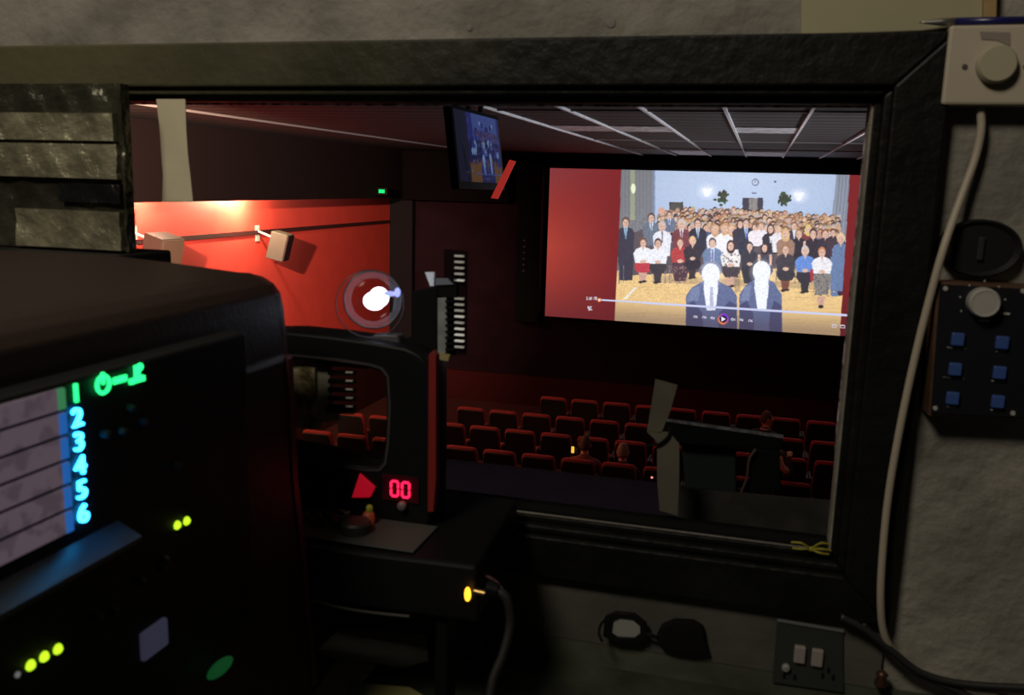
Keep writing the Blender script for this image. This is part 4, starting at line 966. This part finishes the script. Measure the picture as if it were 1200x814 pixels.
for (px, py, lw) in ((1122, 397, 22), (1174, 401, 11), (1119, 432, 26), (1171, 436, 16), (1116, 466, 10), (1169, 470, 14)):
    q = aY(px, py, 1.01); MB().box(q[0]-.006, q[0]+.006, 1.006, 1.012, q[2]-.0065, q[2]+.0065).build('blue_button', BB, cx_, bevel=.0012)
    l = aY(px-lw*.5-1, py+9.3, 1.0118); r_ = aY(px+lw*.5-1, py+11.6, 1.0118)
    nn = max(3, int(lw/3)); 
    b = MB()
    for k in range(nn):
        xa = l[0]+(r_[0]-l[0])*k/nn; b.box(xa, xa+(r_[0]-l[0])/nn*.75, 1.0114, 1.0121, r_[2], l[2]-(.0004 if k % 2 else 0))
    b.build('button_label', LBL, cx_)
b = MB(); l = aY(1147, 374, 1.0118); b.box(l[0], l[0]+.010, 1.0114, 1.0121, l[2]-.002, l[2]); l = aY(1176, 366, 1.0118); b.box(l[0], l[0]+.006, 1.0114, 1.0121, l[2]-.002, l[2]); b.build('button_label', LBL, cx_)
for px, py in ((1108, 338), (1096, 478), (1187, 484), (1199, 341)):
    q = aY(px, py, 1.0118); MB().lathe([(.0026, 0), (.0022, .0012)], q, (0, -1, 0), 12).build('corner_screw', STEEL, cx_)
# power socket
so = thing('power_socket', (.097, 1.05, -.54), 'grey metal double wall socket with two pale rocker switches', 'power socket')
P_ = [aY(*p, 1.04) for p in ((911, 725), (989, 738), (989, 812), (905, 800))]
MB().prism(P_, (0, .01, 0)).build('metal_plate', mat('socket_metal', (.07, .077, .068, 1), .4, .6), so, bevel=.0015)
MB().prism([aY(*p, 1.038) for p in ((911, 725), (989, 738), (989, 741), (911, 728))], (0, .002, 0)).build('top_edge', mat('socket_edge', (.2, .21, .2, 1), .4, .3), so)
for px, py in ((937, 765), (957.5, 769)):
    q = aY(px, py, 1.04); MB().box(q[0]-.0065, q[0]+.0065, 1.034, 1.041, q[2]-.0105, q[2]+.0105).build('rocker_switch', mat('rocker', (.30, .26, .24, 1), .5), so, bevel=.0015)
q = aY(921, 781, 1.04); MB().lathe([(.005, 0), (.005, .004), (.003, .006)], (q[0], 1.0395, q[2]), (0, -1, 0), 16).build('round_indicator', mat('indicator_pale', (.25, .25, .23, 1), .5), so)
for px in (925, 970):
    q = aY(px, 792, 1.04)
    for dx, dz in ((-.006, 0), (.006, 0), (0, .008)): MB().box(q[0]+dx-.0015, q[0]+dx+.0015, 1.0385, 1.0405, q[2]+dz-.003, q[2]+dz+.003).build('socket_hole', BLACKM, so)
# glasses on the worktop, leaning on the wall
gz = thing('spectacles', (-.1, 1.02, -.603), 'black-framed glasses leaning at the wall under the window', 'glasses')
GY = 1.03
def lensloop(pts): return [aY(*p, GY) for p in pts]
lo = lensloop(((710, 722), (722, 717), (744, 719), (757, 730), (757, 746), (746, 752), (720, 750), (708, 744)))
li = lensloop(((718, 726), (726, 722), (742, 724), (751, 732), (751, 742), (744, 747), (724, 746), (716, 741)))
plate_hole('left_rim', lo, li, GY, .004, BLACKP, gz, .0008)
MB().prism(li, (0, .001, 0)).build('left_lens', mat('lens_pale', (.28, .28, .26, 1), .08, coat=1), gz)  # pale colour stands in for a bright highlight on the lens
MB().prism(lensloop(((775, 734), (790, 728), (812, 729), (824, 736), (826, 752), (831, 767), (812, 768), (788, 765), (774, 760), (768, 748))), (0, .012, 0)).build('right_lens', BLACKM, gz, bevel=.003)
MB().tube([aY(756, 742, GY), aY(763, 744, GY-.002), aY(770, 747, GY)], .0024).build('bridge', BLACKP, gz)
MB().tube([aY(710, 725, GY), aY(704, 732, GY-.01), aY(702, 742, GY-.02), aY(706, 752, GY-.025)], .0018).build('temple', BLACKP, gz)
# small scuffs of plaster filler on wall above frame
for px, py, r in ((716, 27, .006), (550, 33, .004)):
    q = aY(px, py, 1.049); o = MB().lathe([(r, 0), (r*.8, .0012), (r*.2, .0016)], (q[0], 1.05, q[2]), (0, -1, 0), 14).build('wall_plug', mat('filler', (.2, .19, .175, 1), .8)); tag(o, ['round', 'small'][r < .005]+' grey filler spot on the plaster above the window, '+['near its middle', 'left of the larger one'][r < .005], 'filler spot')
q = aY(1102, 160, 1.045); o = MB().ball(q, .0022).build('nail_head', STEEL); tag(o, 'tiny nail head on the wall right of the window frame, upper', 'nail')
# brass terminal bottom right
q = aY(1033, 795, 1.03); o = MB().lathe([(.006, 0), (.008, .004), (.005, .012), (.007, .016), (.003, .02)], q-Vector((0, 0, .01)), (0, 0, 1), 16).build('brass_fitting', mat('brass_dull', (.10, .05, .03, 1), .4, .6), smooth=True); tag(o, 'small dull brass fitting on the wall right of the socket', 'fitting')
